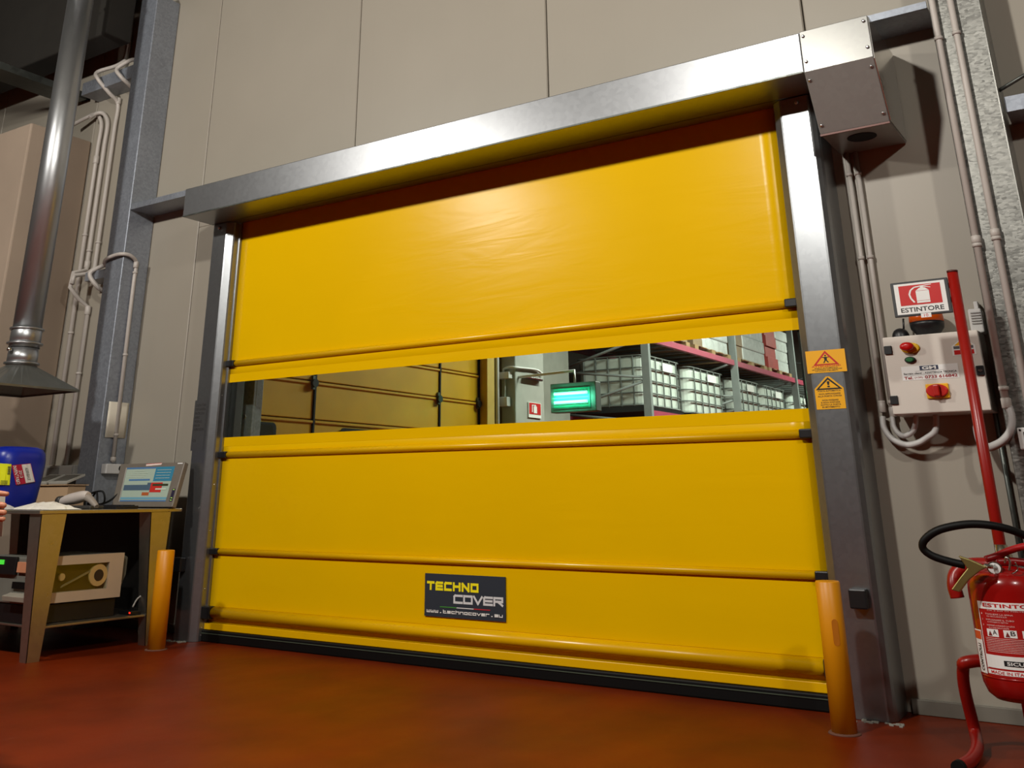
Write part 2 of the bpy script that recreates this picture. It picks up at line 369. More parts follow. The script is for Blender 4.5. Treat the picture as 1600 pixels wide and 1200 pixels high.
for z0, z1 in ((2.2215, 2.30), (1.635, 1.7165)):         # welded fabric hems above and below the strip
    MB().box(CX0, CX1, CY - .0014, CY - .0005, z0, z1).build('hem', CURT, door)
def stiff(z, h, d, lab):
    prof = [(-d * math.sin(math.pi * i / 10), -h / 2 * math.cos(math.pi * i / 10)) for i in range(11)]
    b = MB().prism(prof, lambda u, v, t: (t, CY - .001 + u, z + v), CX0 + .115, CX1 - .075)
    b.s = [False, False] + [True] * (len(b.f) - 2)
    o = tag(b.build('stiffener_bar', BARY, door), lab)
    for a, c_ in ((CX0 - .012, CX0 + .114), (CX1 - .074, CX1 + .012)):
        MB().box(a, c_, CY - d - .012, CY - .001, z - h * .52, z + h * .52).build('end_cap', BLACKP, o, .008)
    return o
stiff(2.397, .056, .034, 'bar above the vision strip'); stiff(1.56, .056, .034, 'bar below the vision strip'); stiff(.73, .052, .034, 'bar above the logo')
stiff(.232, .098, .062, 'thick bottom bar')
MB().box(CX0, CX1, CY - .030, CY - .012, .096, .150).build('bottom_flap', BARY, door, .004)
sl = MB().box(CX0, CX1, CY - .05, CY + .03, .0, .094).build('bottom_seal', BLACK, door, .01)
MB().box(CX0 + .01, CX1 - .01, CY - .056, CY - .051, .066, .072).build('seal_edge', mat('seal_edge', (70, 80, 66), .5), sl)
# posts (plan profile, mirrored)
MIDX = -4.61
def post(sgn, lab):
    P = [(2.75, 6.675), (3.062, 6.675), (3.066, 6.40), (3.055, 6.372), (3.03, 6.345), (3.02, 6.34), (2.838, 6.34), (2.825, 6.345), (2.775, 6.385), (2.768, 6.40), (2.768, 6.450), (2.75, 6.455)]
    P = [(MIDX + sgn * a, b_) for a, b_ in P]
    o = tag(MB().prism(P, lambda u, v, t: (u, v, t), 0, 3.80).build('side_post', GALVP, door, .004, 2), lab)
    gx = MIDX + sgn * 2.745
    MB().box(min(gx, gx - sgn * .02), max(gx, gx - sgn * .02), 6.50, 6.56, 0, 3.8).build('guide_channel', BLACK, door)
    return o
pl_ = post(-1, 'left galvanised side post'); pr_ = post(1, 'right galvanised side post')
for z in (.11, .05, .42, .9, 1.3, 2.1, 3.0):
    MB().lathe([(.008, 0), (.008, .006), (.003, .01)], (-7.384, 6.425, z), 8, 'x').build('bolt', SCREW, door)
MB().lathe([(.016, 0), (.016, -.012), (.008, -.018)], (-1.66, 6.339, 3.755), 12, 'y').build('bolt', SCREW, door)
MB().lathe([(.016, 0), (.016, -.012), (.008, -.018)], (-7.55, 6.339, 3.755), 12, 'y').build('bolt', SCREW, door)
# header box: front, underside and top as one folded sheet
hd = MB().box(-7.665, -1.492, 5.962, 6.0, 3.80, 4.092).build('header', GALVH, door, .006)
MB().box(-7.665, -1.492, 6.001, 6.33, 3.803, 3.812).build('header_underside', GALVP, hd)
MB().box(-7.665, -1.492, 6.34, 6.46, 3.803, 3.812).build('header_underside', GALVP, hd)
MB().box(-7.665, -1.492, 6.001, 6.67, 4.08, 4.09).build('header_top', GALVP, hd)
MB().box(-7.665, -7.655, 6.001, 6.67, 3.813, 4.079).build('header_end', GALVP, hd)
MB().box(-7.66, -1.5, 5.955, 5.961, 3.80, 3.812).build('bottom_lip', STEELD, hd)
# motor cover
PC = [(5.955, 4.094), (5.955, 3.80), (6.165, 3.425), (6.66, 3.425), (6.66, 4.094)]
mc = tag(MB().prism(PC, lambda u, v, t: (t, u, v), -1.488, -1.05).build('motor_cover', GALVM, door, .005), 'boxy cover at the right end of the header')
MB().prism([(u + (.01 if u < 6.3 else -.01), v + (.01 if v < 3.7 else -.01)) for u, v in PC], lambda u, v, t: (t, u, v), -1.0495, -1.044).build('side_plate', galv('polished_sheet', (200, 198, 192), .14, 20, .03, .01), mc)
def scr(x, y, z, nz):
    n = Vector((0, -1, 0)) if not nz else Vector((0, -.872, -.489))
    MB().tube([Vector((x, y, z)), Vector((x, y, z)) + n * .008, Vector((x, y, z)) + n * .012], .011, 10, True, [.011, .011, .005]).build('screw', SCREW, mc)
for x in (-1.465, -1.075):
    for z in (4.055, 3.87): scr(x, 5.955, z, 0)
    for t in (.14, .86): scr(x, 5.955 + .21 * t, 3.80 - .375 * t, 1)
MB().lathe([(.085, 0), (.085, -.004)], (-1.27, 6.36, 3.425), 24, sx=1.1).build('cable_hole', mat('hole_black', (3, 3, 3), .9), mc)
MB().box(-1.488, -1.05, 6.16, 6.172, 3.412, 3.424).build('edge_strip', mat('red_brown_edge', (110, 62, 48), .5), mc)
# photocells on the posts
MB().box(-1.70, -1.60, 6.27, 6.338, .575, .68).build('photocell', BLACKP, door, .008)
MB().box(-7.66, -7.56, 6.27, 6.338, .56, .68).build('photocell', BLACKP, door, .008)
# name plate printed on the left post
fnL = quadmap((-7.655, 6.339, 1.60), (-7.48, 6.339, 1.60), (-7.48, 6.339, 2.06), (-7.655, 6.339, 2.06), .001)
np_ = flat('name_plate', [rect(0, 0, 1, 1)], fnL, GALVP, door)
gpr = mat('grey_print', (60, 56, 54), .5)
for v, s in ((.90, 'COSTRUTTORE'), (.82, 'PORTA RAPIDA'), (.74, 'MATRICOLA'), (.66, 'ANNO'), (.58, 'MODELLO'), (.50, 'MASSA'), (.42, 'ALIMENTAZIONE'), (.2, 'CE')):
    text(s, fnL, (.12, v - .03, .12 + min(.8, .07 * len(s) + .1), v + .02), gpr, np_)
# logo panel on the curtain
L0, L1 = at(664, 895.5, 6.466), at(790, 972, 6.466)
fnG = quadmap((L0.x, 6.468, L1.z), (L1.x, 6.468, L1.z), (L1.x, 6.468, L0.z), (L0.x, 6.468, L0.z), .0012)
lg = MB().box(L0.x, L1.x, 6.468, 6.474, L1.z, L0.z).build('logo_panel', mat('logo_slate', (44, 52, 62), .5, var=.03), door)
tag(lg, 'dark slate panel with yellow and white lettering')
G = {'T': [[(0, 1), (1, 1)], [(.5, 1), (.5, 0)]], 'E': [[(1, 1), (.12, 1), (0, .85), (0, 0), (1, 0)], [(.2, .5), (.95, .5)]], 'C': [[(1, 1), (.12, 1), (0, .85), (0, 0), (1, 0)]],
     'H': [[(0, 1), (0, 0)], [(0, .55), (1, .55), (1, 0)], [(1, 1), (1, .88)]], 'N': [[(0, 0), (0, 1), (1, 0), (1, 1)]], 'O': [[(0, 0), (0, 1), (1, 1), (1, 0), (0, 0)]],
     'V': [[(0, 1), (.5, 0), (1, 1)]], 'R': [[(0, 0), (0, 1), (1, 1), (1, .5), (.1, .5)], [(.45, .5), (1, 0)]],
     'w': [[(0, 1), (0, 0), (.5, 0), (.5, .8)], [(.5, 0), (1, 0), (1, 1)]], '.': [[(.4, 0), (.6, 0)]], 't': [[(0, 1.4), (0, 0), (1, 0)], [(0, .9), (.8, .9)]], 'e': [[(1, 0), (0, 0), (0, 1), (1, 1), (1, .5), (0, .5)]],
     'c': [[(1, 1), (0, 1), (0, 0), (1, 0)]], 'h': [[(0, 1.4), (0, 0)], [(0, 1), (1, 1), (1, 0)]], 'n': [[(0, 0), (0, 1), (1, 1), (1, 0)]], 'o': [[(0, 0), (0, 1), (1, 1), (1, 0), (0, 0)]],
     'v': [[(0, 1), (.5, 0), (1, 1)]], 'r': [[(0, 0), (0, 1), (1, 1)]], 'u': [[(0, 1), (0, 0), (1, 0), (1, 1)]]}
LY = mat('logo_yellow', (255, 240, 20), .5, var=.01)
strokes('TECHNO', G, fnG, (.03, .61, .68, .82), .0175, LY, lg, gap=.55)
strokes('COVER', G, fnG, (.37, .33, .975, .54), .0155, mat('logo_silver', (220, 222, 224), .5, var=.03), lg)
strokes('www.technocover.eu', G, fnG, (.03, .09, .97, .155), .0062, WHITEP, lg, gap=.9)
for u0, u1, cc in ((.20, .41, (70, 150, 60)), (.41, .62, (225, 225, 225)), (.62, .82, (205, 40, 50))):
    flat('tricolour_line', [rect(u0, .225, u1, .245)], fnG, mat('line_%d' % cc[0], cc, .5, var=.01), lg, 2)
# warning stickers on the right post
def rectmap(px):
    p = [at(x, y, 6.3385) for x, y in px]; x0, x1 = min(q.x for q in p), max(q.x for q in p); z0, z1 = min(q.z for q in p), max(q.z for q in p)
    return x0, x1, z0, z1
x0, x1, z0, z1 = -1.803, -1.557, 1.917, 2.056
fnS = quadmap((x0, 6.3385, z0), (x1, 6.3385, z0), (x1, 6.3385, z1), (x0, 6.3385, z1), .0008)
s1 = tag(MB().box(x0, x1, 6.3375, 6.3395, z0, z1).build('warning_sticker', YELP, door), 'yellow rectangular warning sticker with walking figure')
flat('red_triangle', [[(.17, .33), (.5, .97), (.83, .33)]], fnS, REDP, s1, 2)
flat('triangle_field', [[(.26, .385), (.5, .85), (.74, .385)]], fnS, YELP, s1, 3)
flat('figure', [ell(.5, .75, .025, .035, 10), [(.46, .68), (.54, .68), (.53, .55), (.47, .55)], [(.41, .69), (.59, .69), (.59, .66), (.41, .66)], [(.47, .55), (.43, .42), (.46, .42), (.51, .55)], [(.53, .55), (.58, .44), (.55, .43), (.49, .55)]], fnS, BLACKPR, s1, 4)
text('ATTENZIONE!', fnS, (.12, .25, .86, .32), REDP, s1, 2, .02)
for i, s in enumerate(('PORTA AUTOMATICA', 'NON FERMARSI E NON TRANSITARE', 'CON LA PORTA IN MOVIMENTO')): text(s, fnS, (.2 - .08 * (i == 1), .18 - .065 * i, .78 + .1 * (i == 1), .23 - .065 * i), BLACKPR, s1, 2, .02)
x0, x1, z0, zt, z1 = -1.772, -1.592, 1.694, 1.818, 1.892
fnS = quadmap((x0, 6.3385, z0), (x1, 6.3385, z0), (x1, 6.3385, z1), (x0, 6.3385, z1), .0008); vt = (zt - z0) / (z1 - z0)
s2 = tag(MB().prism([(x0, z0), (x1, z0), (x1, zt), (x0 + (x1 - x0) * .56, z1), (x0 + (x1 - x0) * .44, z1), (x0, zt)], lambda u, v, t: (u, t, v), 6.3375, 6.3395).build('warning_sticker', YELP, door), 'yellow house-shaped warning sticker with exclamation mark')
flat('black_triangle', [[(.04, vt - .03), (.5, .975), (.96, vt - .03)]], fnS, BLACKPR, s2, 2)
flat('triangle_field', [[(.17, vt + .015), (.5, .90), (.83, vt + .015)]], fnS, YELP, s2, 3)
flat('exclamation_mark', [[(.455, .85), (.545, .85), (.53, .735), (.47, .735)], ell(.5, .69, .05, .025, 12)], fnS, BLACKPR, s2, 4)
for v, s in ((.555, 'PORTA AUTOMATICA'), (.465, 'NON APPOGGIARSI'), (.395, 'ALLA PORTA CHIUSA'), (.27, 'NON PASSARE'), (.20, 'E NON SOSTARE'), (.13, 'SOTTO LA PORTA'), (.06, 'IN MOVIMENTO')):
    wd = .045 * len(s) + .06; text(s, fnS, (.5 - wd / 2, v - .022, .5 + wd / 2, v + .028), BLACKPR, s2, 2, .02)

# crumbs of grout round the feet of the posts
gr = MB(); rg = random.Random(4)
for xa_, xb_ in ((-7.70, -7.45), (-1.78, -1.50)):
    for k in range(26):
        x = rg.uniform(xa_, xb_); y = 6.33 - abs(rg.gauss(0, .03)); s_ = rg.uniform(.004, .012)
        gr.box(x - s_, x + s_, y - s_, y + s_, 0.0, s_ * .7)
tag(gr.build('grout_crumbs', mat('grout_grey', (150, 150, 140), .9), door), kind='stuff')
# bollards
def bollard(x, y, r, h, label, slot):
    t = thing('bollard', label, 'bollard', (x, y, 0), 'bollards in front of the door posts')
    MB().lathe([(r, 0), (r, h - .006), (r - .006, h)], (x, y, 0), 32).build('tube', ORANGEP, t)
    MB().lathe([(r + .02, 0), (r + .016, .006), (r, .008)], (x, y, 0.0), 32).build('floor_joint', mat('mortar', (104, 68, 54), .9), t)
    if slot:
        a = math.radians(-62); nx, ny = math.cos(a), math.sin(a); tx, ty = -ny, nx; b = MB()
        pts = [(.016 * math.cos(q), .05 + .016 * math.sin(q)) for q in [math.pi * i / 8 for i in range(9)]] + [(.016 * math.cos(q), -.05 + .016 * math.sin(q)) for q in [math.pi + math.pi * i / 8 for i in range(9)]]
        b.prism(pts, lambda u, v, k: (x + nx * (r + k) + tx * u, y + ny * (r + k) + ty * u, .49 + v), -.006, .0012)
        b.build('slot', mat('slot_paint', (190, 112, 6), .5), t)
bollard(-1.722, 5.96, .066, .742, 'orange-yellow bollard at the foot of the right door post', True)
bollard(-7.315, 5.905, .072, .765, 'orange-yellow bollard beside the table at the left door post', False)

# ------------------------------------------------------------------ conduits
def conduit(label, pts, r, clips=(), sockets=(), name='conduit_pipe', group=None, m_=None, smooth=0, axis=(1, 0, 0)):
    P = smooth_path(pts, smooth) if smooth else [Vector(p) for p in pts]
    t = thing(name, label, 'pipe', P[-1], group)
    MB().tube(P, r, 14).build('pipe', m_ or PLASTG, t)
    for c_, d in clips:
        c_ = Vector(c_); d = Vector(d).normalized()
        MB().tube([c_ - d * .011, c_ + d * .011], r * 1.32, 14).build('clip', m_ or PLASTG, t)
    for c_, d, k in sockets:
        c_ = Vector(c_); d = Vector(d).normalized()
        MB().tube([c_ - d * k, c_ - d * k * .9, c_ + d * k * .9, c_ + d * k], r * 1.3, 14, True, [r * 1.2, r * 1.34, r * 1.34, r * 1.2]).build('coupling', m_ or PLASTG, t)
    return t
def flexhose(label, pts, r, group=None):
    P = smooth_path(pts, 12); L_ = [0]
    for a, b in zip(P[:-1], P[1:]): L_.append(L_[-1] + (b - a).length)
    tot = L_[-1]; n = int(tot / .0085) * 2; Q = []; j = 0
    for i in range(n + 1):
        s = tot * i / n
        while j < len(L_) - 2 and L_[j + 1] < s: j += 1
        Q.append(P[j].lerp(P[j + 1], (s - L_[j]) / max(1e-9, L_[j + 1] - L_[j])))
    return tag(MB().tube(Q, r, 12, True, [r * (1.0 if i % 2 else .74) for i in range(n + 1)]).build('flexible_conduit', PLASTW), label, 'pipe', group)
Z = Vector((0, 0, 1))
yp = 6.645
for (xa, lab, zb, zf) in ((at(1345, 400, yp).x, 'left one of two grey conduits running from motor cover to control box', 1.70, 1.69), (at(1359.5, 400, yp).x, 'right one of two grey conduits running from motor cover to control box', 1.67, 1.66)):
    zs = [at(1330, 273, yp).z, at(1350, 403, yp).z, at(1380, 629, yp).z]
    conduit(lab, [(xa, yp, 3.424), (xa, yp, zb)], .0165, [((xa, yp, z), Z) for z in zs], [((xa, yp, zb + .012), Z, .03)], group='conduits between motor cover and control box')
yc = 6.31
xa = at(1456, 20, yc).x + .012
conduit('left conduit on the spangled column, ending in a flexible hose', [(xa, yc, 6.9), (xa, yc, at(1572, 632, yc).z)], .0205, [((xa, yc, at(1460, 62, yc).z), Z), ((xa, yc, at(1520, 384, yc).z), Z), ((xa, yc, at(1565, 607, yc).z), Z)], [((xa, yc, at(1520, 375, yc).z), Z, .022), ((xa, yc, at(1572, 630, yc).z), Z, .028)], group='conduits on the right column')
xb = at(1485, 20, yc).x + .012
conduit('right conduit on the spangled column, nearer the photo edge', [(xb, yc, 6.9), (xb, yc, .3)], .0205, [((xb, yc, at(1490, 53, yc).z), Z), ((xb, yc, at(1560, 372, yc).z), Z)], [((xb, yc, at(1560, 363, yc).z), Z, .022)], group='conduits on the right column')
sx = lambda x, y: (1340 + x / 6, 560 + y / 6)
F1 = [(235, 545, 6.64), (246, 640, 6.63), (300, 730, 6.62), (385, 790, 6.60), (480, 812, 6.58), (575, 790, 6.56), (655, 742, 6.55), (722, 690, 6.54), (738, 600, 6.53), (733, 530, 6.53)]
flexhose('longer ribbed hose looping under the control box', [at(*sx(a, b), y) for a, b, y in F1], .020)
F2 = [(325, 545, 6.64), (345, 650, 6.63), (400, 715, 6.61), (460, 722, 6.58), (520, 680, 6.55), (545, 600, 6.53), (545, 530, 6.53)]
flexhose('shorter ribbed hose looping under the control box', [at(*sx(a, b), y) for a, b, y in F2], .017)
F3 = [(1418, 450, 6.31), (1446, 560, 6.30), (1432, 680, 6.30), (1365, 770, 6.32), (1290, 815, 6.36), (1230, 832, 6.42), (1160, 800, 6.48), (1125, 700, 6.52), (1110, 600, 6.53), (1105, 525, 6.53)]
flexhose('ribbed hose curving from the column conduit behind the red pole', [at(*sx(a, b), y) for a, b, y in F3], .023)
yt = 6.655
conduit('thin grey steel conduit on the wall right of the control box', [at(1535, 537, yt), (at(1535, 537, yt).x, yt, .1)], .014, [((at(1535, 537, yt).x, yt, at(1540, 560, yt).z), Z)], m_=STEELD)

# ------------------------------------------------------------------ control box
BX0, BX1, BZ0, BZ1, BY = -1.338, -.792, 1.647, 2.113, 6.40
PANELM = mat('panel_grey', (214, 206, 196), .42, var=.02, bump=.04, bscale=160)
cb = thing('control_box', 'light grey door control box with red buttons on the right wall', 'control box', (-1.06, 6.53, BZ0))
MB().box(BX0, BX1, 6.432, 6.675, BZ0, BZ1).build('housing', PANELM, cb, .006)
cbd = MB().box(BX0 + .002, BX1 - .002, BY, 6.43, BZ0 + .002, BZ1 - .002).build('box_door', PANELM, cb, .006)
def onb(px, py, y=BY): return at(px, py, y)
for px, py in ((1388, 547.5), (1397.5, 625.5)):
    p = onb(px, py); MB().box(p.x - .023, p.x + .023, BY - .012, BY - .001, p.z - .026, p.z + .026).build('hinge', BLACKP, cbd, .004)
p = onb(1532, 579); lk = MB().box(p.x - .022, p.x + .022, BY - .014, BY - .001, p.z - .028, p.z + .028).build('lock', BLACKP, cbd, .005)
MB().lathe([(.008, -.0141), (.008, -.018)], (p.x, BY, p.z), 12, 'y', sx=1.6).build('key_barrel', CHROME, lk)
p = onb(1422.5, 544)
es = MB().lathe([(.032, -.001), (.032, -.008), (.028, -.012)], (p.x, BY, p.z), 28, 'y', sx=1.7).build('emergency_stop', mat('estop_yellow', (240, 190, 10), .4), cbd)
MB().lathe([(.018, -.012), (.018, -.03), (.025, -.032), (.026, -.045), (.020, -.056), (.008, -.060)], (p.x - .012, BY, p.z + .006), 28, 'y', sx=1.6).build('mushroom_head', mat('button_red', (200, 18, 16), .3), es)
pz = p.z
fnE = quadmap((p.x - .06, BY - .0125, pz - .035), (p.x + .06, BY - .0125, pz - .035), (p.x + .06, BY - .0125, pz + .035), (p.x - .06, BY - .0125, pz + .035), .0005)
text('STOP', fnE, (.36, .03, .6, .12), BLACKPR, es)
p = onb(1422.5, 562.5)
gb = MB().lathe([(.019, -.001), (.019, -.012), (.016, -.016)], (p.x, BY, p.z), 24, 'y', sx=1.7).build('push_button', BLACKP, cbd)
MB().lathe([(.014, -.016), (.014, -.021), (.010, -.024)], (p.x, BY, p.z), 24, 'y', sx=1.7).build('green_cap', mat('button_green', (28, 104, 52), .35), gb)
q = [onb(1411, 595), onb(1500, 591), onb(1499, 567), onb(1408, 571)]
fnT = quadmap((q[0].x, BY - .001, q[0].z), (q[1].x, BY - .001, q[0].z), (q[1].x, BY - .001, q[2].z), (q[0].x, BY - .001, q[2].z), .0008)
lb = flat('service_label', [rect(0, 0, 1, 1)], fnT, WHITEP, cbd)
flat('logo_frame', [rect(.33, .66, .66, .97)], fnT, mat('navy_print', (30, 40, 70), .5), lb, 2); text('GM', fnT, (.37, .70, .62, .93), WHITEP, lb, 3, .04)
flat('rule_line', [rect(.24, .605, .76, .615), rect(.06, .335, .94, .345)], fnT, BLACKPR, lb, 2)
text('Servizio clienti - ASSISTENZA TECNICA', fnT, (.03, .40, .97, .53), BLACKPR, lb, 2, .02)
REDD = mat('dark_red_print', (150, 16, 22), .5)
text('Tel.', fnT, (.03, .06, .19, .27), REDD, lb, 2, .03); text('(+39)', fnT, (.22, .06, .36, .22), REDD, lb, 2, .01); text('0733 616842', fnT, (.40, .06, .97, .28), REDD, lb, 2, .03)
p = onb(1465.5, 611)
rs = MB().box(p.x - .064, p.x + .064, BY - .014, BY - .001, p.z - .043, p.z + .043).build('main_switch', mat('switch_yellow', (238, 176, 12), .4), cbd, .006)
MB().lathe([(.038, -.0145), (.038, -.030), (.034, -.034)], (p.x, BY, p.z), 32, 'y', sx=1.62).build('rotary_disc', mat('switch_red', (196, 24, 10), .35), rs)
MB().box(p.x - .019, p.x + .019, BY - .06, BY - .0345, p.z - .034, p.z + .034).build('rotary_grip', MATS['switch_red'], rs, .008, 3)
q = [onb(1489, 556), onb(1526, 553), onb(1525, 529), onb(1488, 531)]
fnW = quadmap((q[0].x, BY - .001, q[0].z), (q[1].x, BY - .001, q[0].z), (q[1].x, BY - .001, q[2].z), (q[0].x, BY - .001, q[2].z), .0008)
ws = flat('hazard_label', [[(0, 0), (1, 0), (1, .62), (.62, 1), (.38, 1), (0, .62)]], fnW, WHITEP, cbd)
flat('yellow_triangle', [[(.12, .64), (.88, .64), (.6, .95), (.4, .95)]], fnW, YELP, ws, 2)
flat('symbol_row', [rect(.08, .42, .34, .6), rect(.38, .42, .62, .6), rect(.66, .42, .92, .6)], fnW, mat('symbol_grey', (90, 90, 92), .5), ws, 2)
flat('red_band', [rect(.08, .05, .92, .34)], fnW, REDP, ws, 2)
# things on top of the box
p = at(1449, 517, 6.52)
bc = thing('warning_beacon', 'orange warning beacon on a black base on top of the control box', 'beacon', (p.x, 6.52, BZ1))
MB().lathe([(.07, 0), (.072, .02), (.096, .05), (.10, .072), (.10, .088)], (p.x, 6.54, BZ1), 32).build('base', BLACKP, bc)
MB().lathe([(.101, .0885), (.101, .115), (.096, .15), (.08, .17), (.05, .18)], (p.x, 6.54, BZ1), 32).build('orange_lens', mat('beacon_orange', (224, 92, 10), .25, trans=.25), bc)
p = at(1405, 521, 6.52)
hn = thing('signal_horn', 'small black dome-shaped horn on the control box', 'horn', (p.x, 6.55, BZ1))
MB().lathe([(.052, 0), (.053, .012), (.049, .035), (.038, .055), (.02, .066), (.004, .07)], (p.x, 6.56, BZ1), 28).build('dome', BLACKP, hn)
MB().tube([(p.x + .02, 6.57, BZ1 + .05), (p.x + .028, 6.57, BZ1 + .13)], .006, 8).build('stem', BLACKP, hn)
a, b = at(1511, 483, 6.56), at(1539, 519, 6.56)
jb = thing('wall_unit', 'light grey louvred wall unit behind the top of the red pole', 'electrical unit', (a.x, 6.6, b.z))
jbo = MB().box(a.x, b.x, 6.56, 6.676, b.z, a.z).build('housing', PLASTW, jb, .01, 3)
for i in range(5):
    z = b.z + (a.z - b.z) * (.36 + .11 * i); MB().box(a.x + .015, a.x + .068, 6.553, 6.559, z, z + .006).build('louvre', mat('louvre_grey', (150, 148, 145), .5), jb)
MB().box(a.x + .035, a.x + .06, 6.6, 6.67, a.z + .0005, a.z + .05).build('cable_entry', PLASTW, jb, .005)
a, b = at(1588, 668, 6.29), at(1625, 702, 6.29)
jb2 = thing('junction_box', 'grey box at the right photo edge beside the ribbed hose', 'electrical box', (a.x, 6.31, b.z))
MB().box(a.x, b.x, 6.29, 6.338, b.z, a.z).build('housing', PLASTW, jb2, .008, 2)
MB().box(a.x + .03, b.x - .02, 6.283, 6.289, b.z + .03, a.z - .025).build('window', mat('dark_window', (40, 42, 50), .2), jb2)
MB().lathe([(.006, -.0005), (.006, -.003)], (a.x + .015, 6.29, a.z - .015), 8, 'y').build('screw', BLACKP, jb2)

# ------------------------------------------------------------------ extinguisher stand and extinguisher
PX, PY = -.812, 5.95
st = thing('extinguisher_stand', 'red tubular stand with tall pole holding the extinguisher', 'stand', (PX, PY, 0))
MB().tube([(PX, PY, .03), (PX, PY, 2.375)], .029, 20).build('pole', REDPAINT, st)
MB().lathe([(.0295, 0), (.0295, .012), (.02, .014)], (PX, PY, 2.3755), 20).build('pole_cap', mat('dark_cap', (70, 16, 12), .5), st)
def leg(sgn):
    ref = [at(1514, 1034, 5.80), at(1505, 1046, 5.84), at(1508, 1080, 5.90), at(1523, 1142, 5.98)]
    fl = [atz(1527, 1168, .045), atz(1518, 1187, .03), atz(1500, 1199, .03)]
    pts = ref + fl
    if sgn > 0: pts = [Vector((2 * PX + .1 - p_.x, p_.y, p_.z)) for p_ in pts]
    c_ = Vector((PX, PY - .05, pts[0].z + .02)); P = smooth_path([c_] + pts, 8)
    o = MB().tube(P, .029, 16).build('leg', REDPAINT, st)
    e = P[-1]; d = (P[-1] - P[-3]).normalized()
    MB().tube([e - d * .005, e + d * .03], .0315, 16).build('rubber_foot', BLACK, o)
leg(-1); leg(1)
MB().tube([(PX, PY + .05, .03), (PX, 6.45, .03)], .029, 16).build('leg', REDPAINT, st)
hk = smooth_path([(PX, PY - .03, .86), at(1545, 882, 5.86), at(1512, 884, 5.84), at(1494, 896, 5.82), at(1491, 915, 5.80), at(1496, 934, 5.80)], 8)
MB().tube(hk, .034, 16).build('holder_hook', REDPAINT, st)
# sign on the pole
x0, x1, z0, z1, ys = -1.152, -.842, 2.152, 2.352, 5.935
sg = thing('extinguisher_sign', 'framed sign with white extinguisher on red, on the red pole', 'sign', (-1.0, ys, z0))
MB().box(x0, x1, ys, ys + .018, z0, z1).build('frame', mat('sign_frame', (52, 54, 56), .45), sg, .004)
fnX = quadmap((x0 + .018, ys, z0 + .012), (x1 - .018, ys, z0 + .012), (x1 - .018, ys, z1 - .012), (x0 + .018, ys, z1 - .012), .001)
fc = flat('white_face', [rect(0, 0, 1, 1)], fnX, WHITEP, sg)
flat('red_field', [rect(.09, .28, .91, .93)], fnX, REDP, sg, 2)
pic = [[(.42, .33), (.68, .33), (.68, .395), (.42, .395)], [(.42, .405), (.68, .405), (.68, .72), (.42, .72)], [(.42, .73), (.68, .73), (.60, .82), (.50, .82)], [(.52, .82), (.58, .82), (.58, .87), (.52, .87)], [(.50, .86), (.74, .89), (.74, .91), (.50, .89)], [(.58, .84), (.72, .80), (.72, .82), (.58, .865)]]
hs = [(.52, .87), (.40, .85), (.32, .76), (.29, .63), (.31, .50), (.37, .36)]
hw = .018
for (a, b), (c_, d) in zip(hs[:-1], hs[1:]):
    n = Vector((-(d - b), c_ - a)).normalized() * hw; pic.append([(a - n.x, b - n.y), (c_ - n.x, d - n.y), (c_ + n.x, d + n.y), (a + n.x, b + n.y)])
flat('extinguisher_symbol', pic, fnX, WHITEP, sg, 3)
text('ESTINTORE', fnX, (.08, .06, .92, .21), BLACKPR, sg, 2, .015)
fn10 = quadmap((-1.01, ys - .002, z0 - .014), (-.955, ys - .002, z0 - .014), (-.955, ys - .002, z0 + .010), (-1.01, ys - .002, z0 + .010), .0008)
nt_ = flat('number_tag', [rect(0, 0, 1, 1)], fn10, WHITEP, sg); text('10', fn10, (.3, .15, .7, .85), REDP, nt_)
MB().box(-.86, -.80, ys + .0185, PY + .01, z0 + .06, z0 + .09).build('bracket', BLACKP, sg)
MB().box(-.86, -.80, ys + .0185, PY + .01, z1 - .06, z1 - .03).build('bracket', BLACKP, sg)
# extinguisher
EX, EY, ER = -.775, 5.70, .181
ex = thing('fire_extinguisher', 'red powder fire extinguisher with black hose and printed label', 'extinguisher', (EX, EY, .29))
REDGL = mat('extinguisher_red', (150, 13, 10), .22, var=.03, coat=.3)
zb, zt = .305, .795
MB().lathe([(.10, zb - .012), (.135, zb - .016), (ER * .9, zb + .008), (ER * .985, zb + .05), (ER, zb + .075), (ER, zt - .035), (ER * .985, zt - .01), (ER * .93, zt + .022), (ER * .78, zt + .045), (ER * .45, zt + .066), (.05, zt + .073), (.05, zt + .09)], (EX, EY, 0), 48).build('cylinder', REDGL, ex)
MB().lathe([(ER * 1.003, zb + .078), (ER * 1.008, zb + .083), (ER * 1.003, zb + .088)], (EX, EY, 0), 48).build('weld_bead', REDGL, ex)
vz = zt + .09
vv = MB().lathe([(.045, 0), (.045, .03), (.03, .04), (.03, .075)], (EX, EY, vz), 20).build('valve', mat('valve_steel', (190, 180, 160), .25, 1.0), ex)
gp = at(1554, 888, 5.56)
MB().lathe([(.028, .03), (.03, .004), (.03, 0)], (gp.x, 5.56, gp.z), 24, 'y', sx=1.15).build('gauge', CHROME, vv)
MB().lathe([(.024, 0), (.024, -.003)], (gp.x, 5.56, gp.z), 24, 'y', sx=1.15).build('gauge_face', WHITEP, vv)
fnq = quadmap((gp.x - .03, 5.556, gp.z - .03), (gp.x + .03, 5.556, gp.z - .03), (gp.x + .03, 5.556, gp.z + .03), (gp.x - .03, 5.556, gp.z + .03), .0008)
flat('gauge_needle', [[(.47, .45), (.53, .45), (.60, .82), (.58, .83)], ell(.5, .5, .07, .07, 12)], fnq, BLACKPR, vv)
MB().tube(smooth_path([at(1540, 874, 5.62), at(1556, 869, 5.64), at(1578, 860, 5.66), at(1605, 853, 5.68), at(1640, 852, 5.70)], 6), .016, 12).build('lever', mat('lever_red', (170, 20, 24), .35), ex)
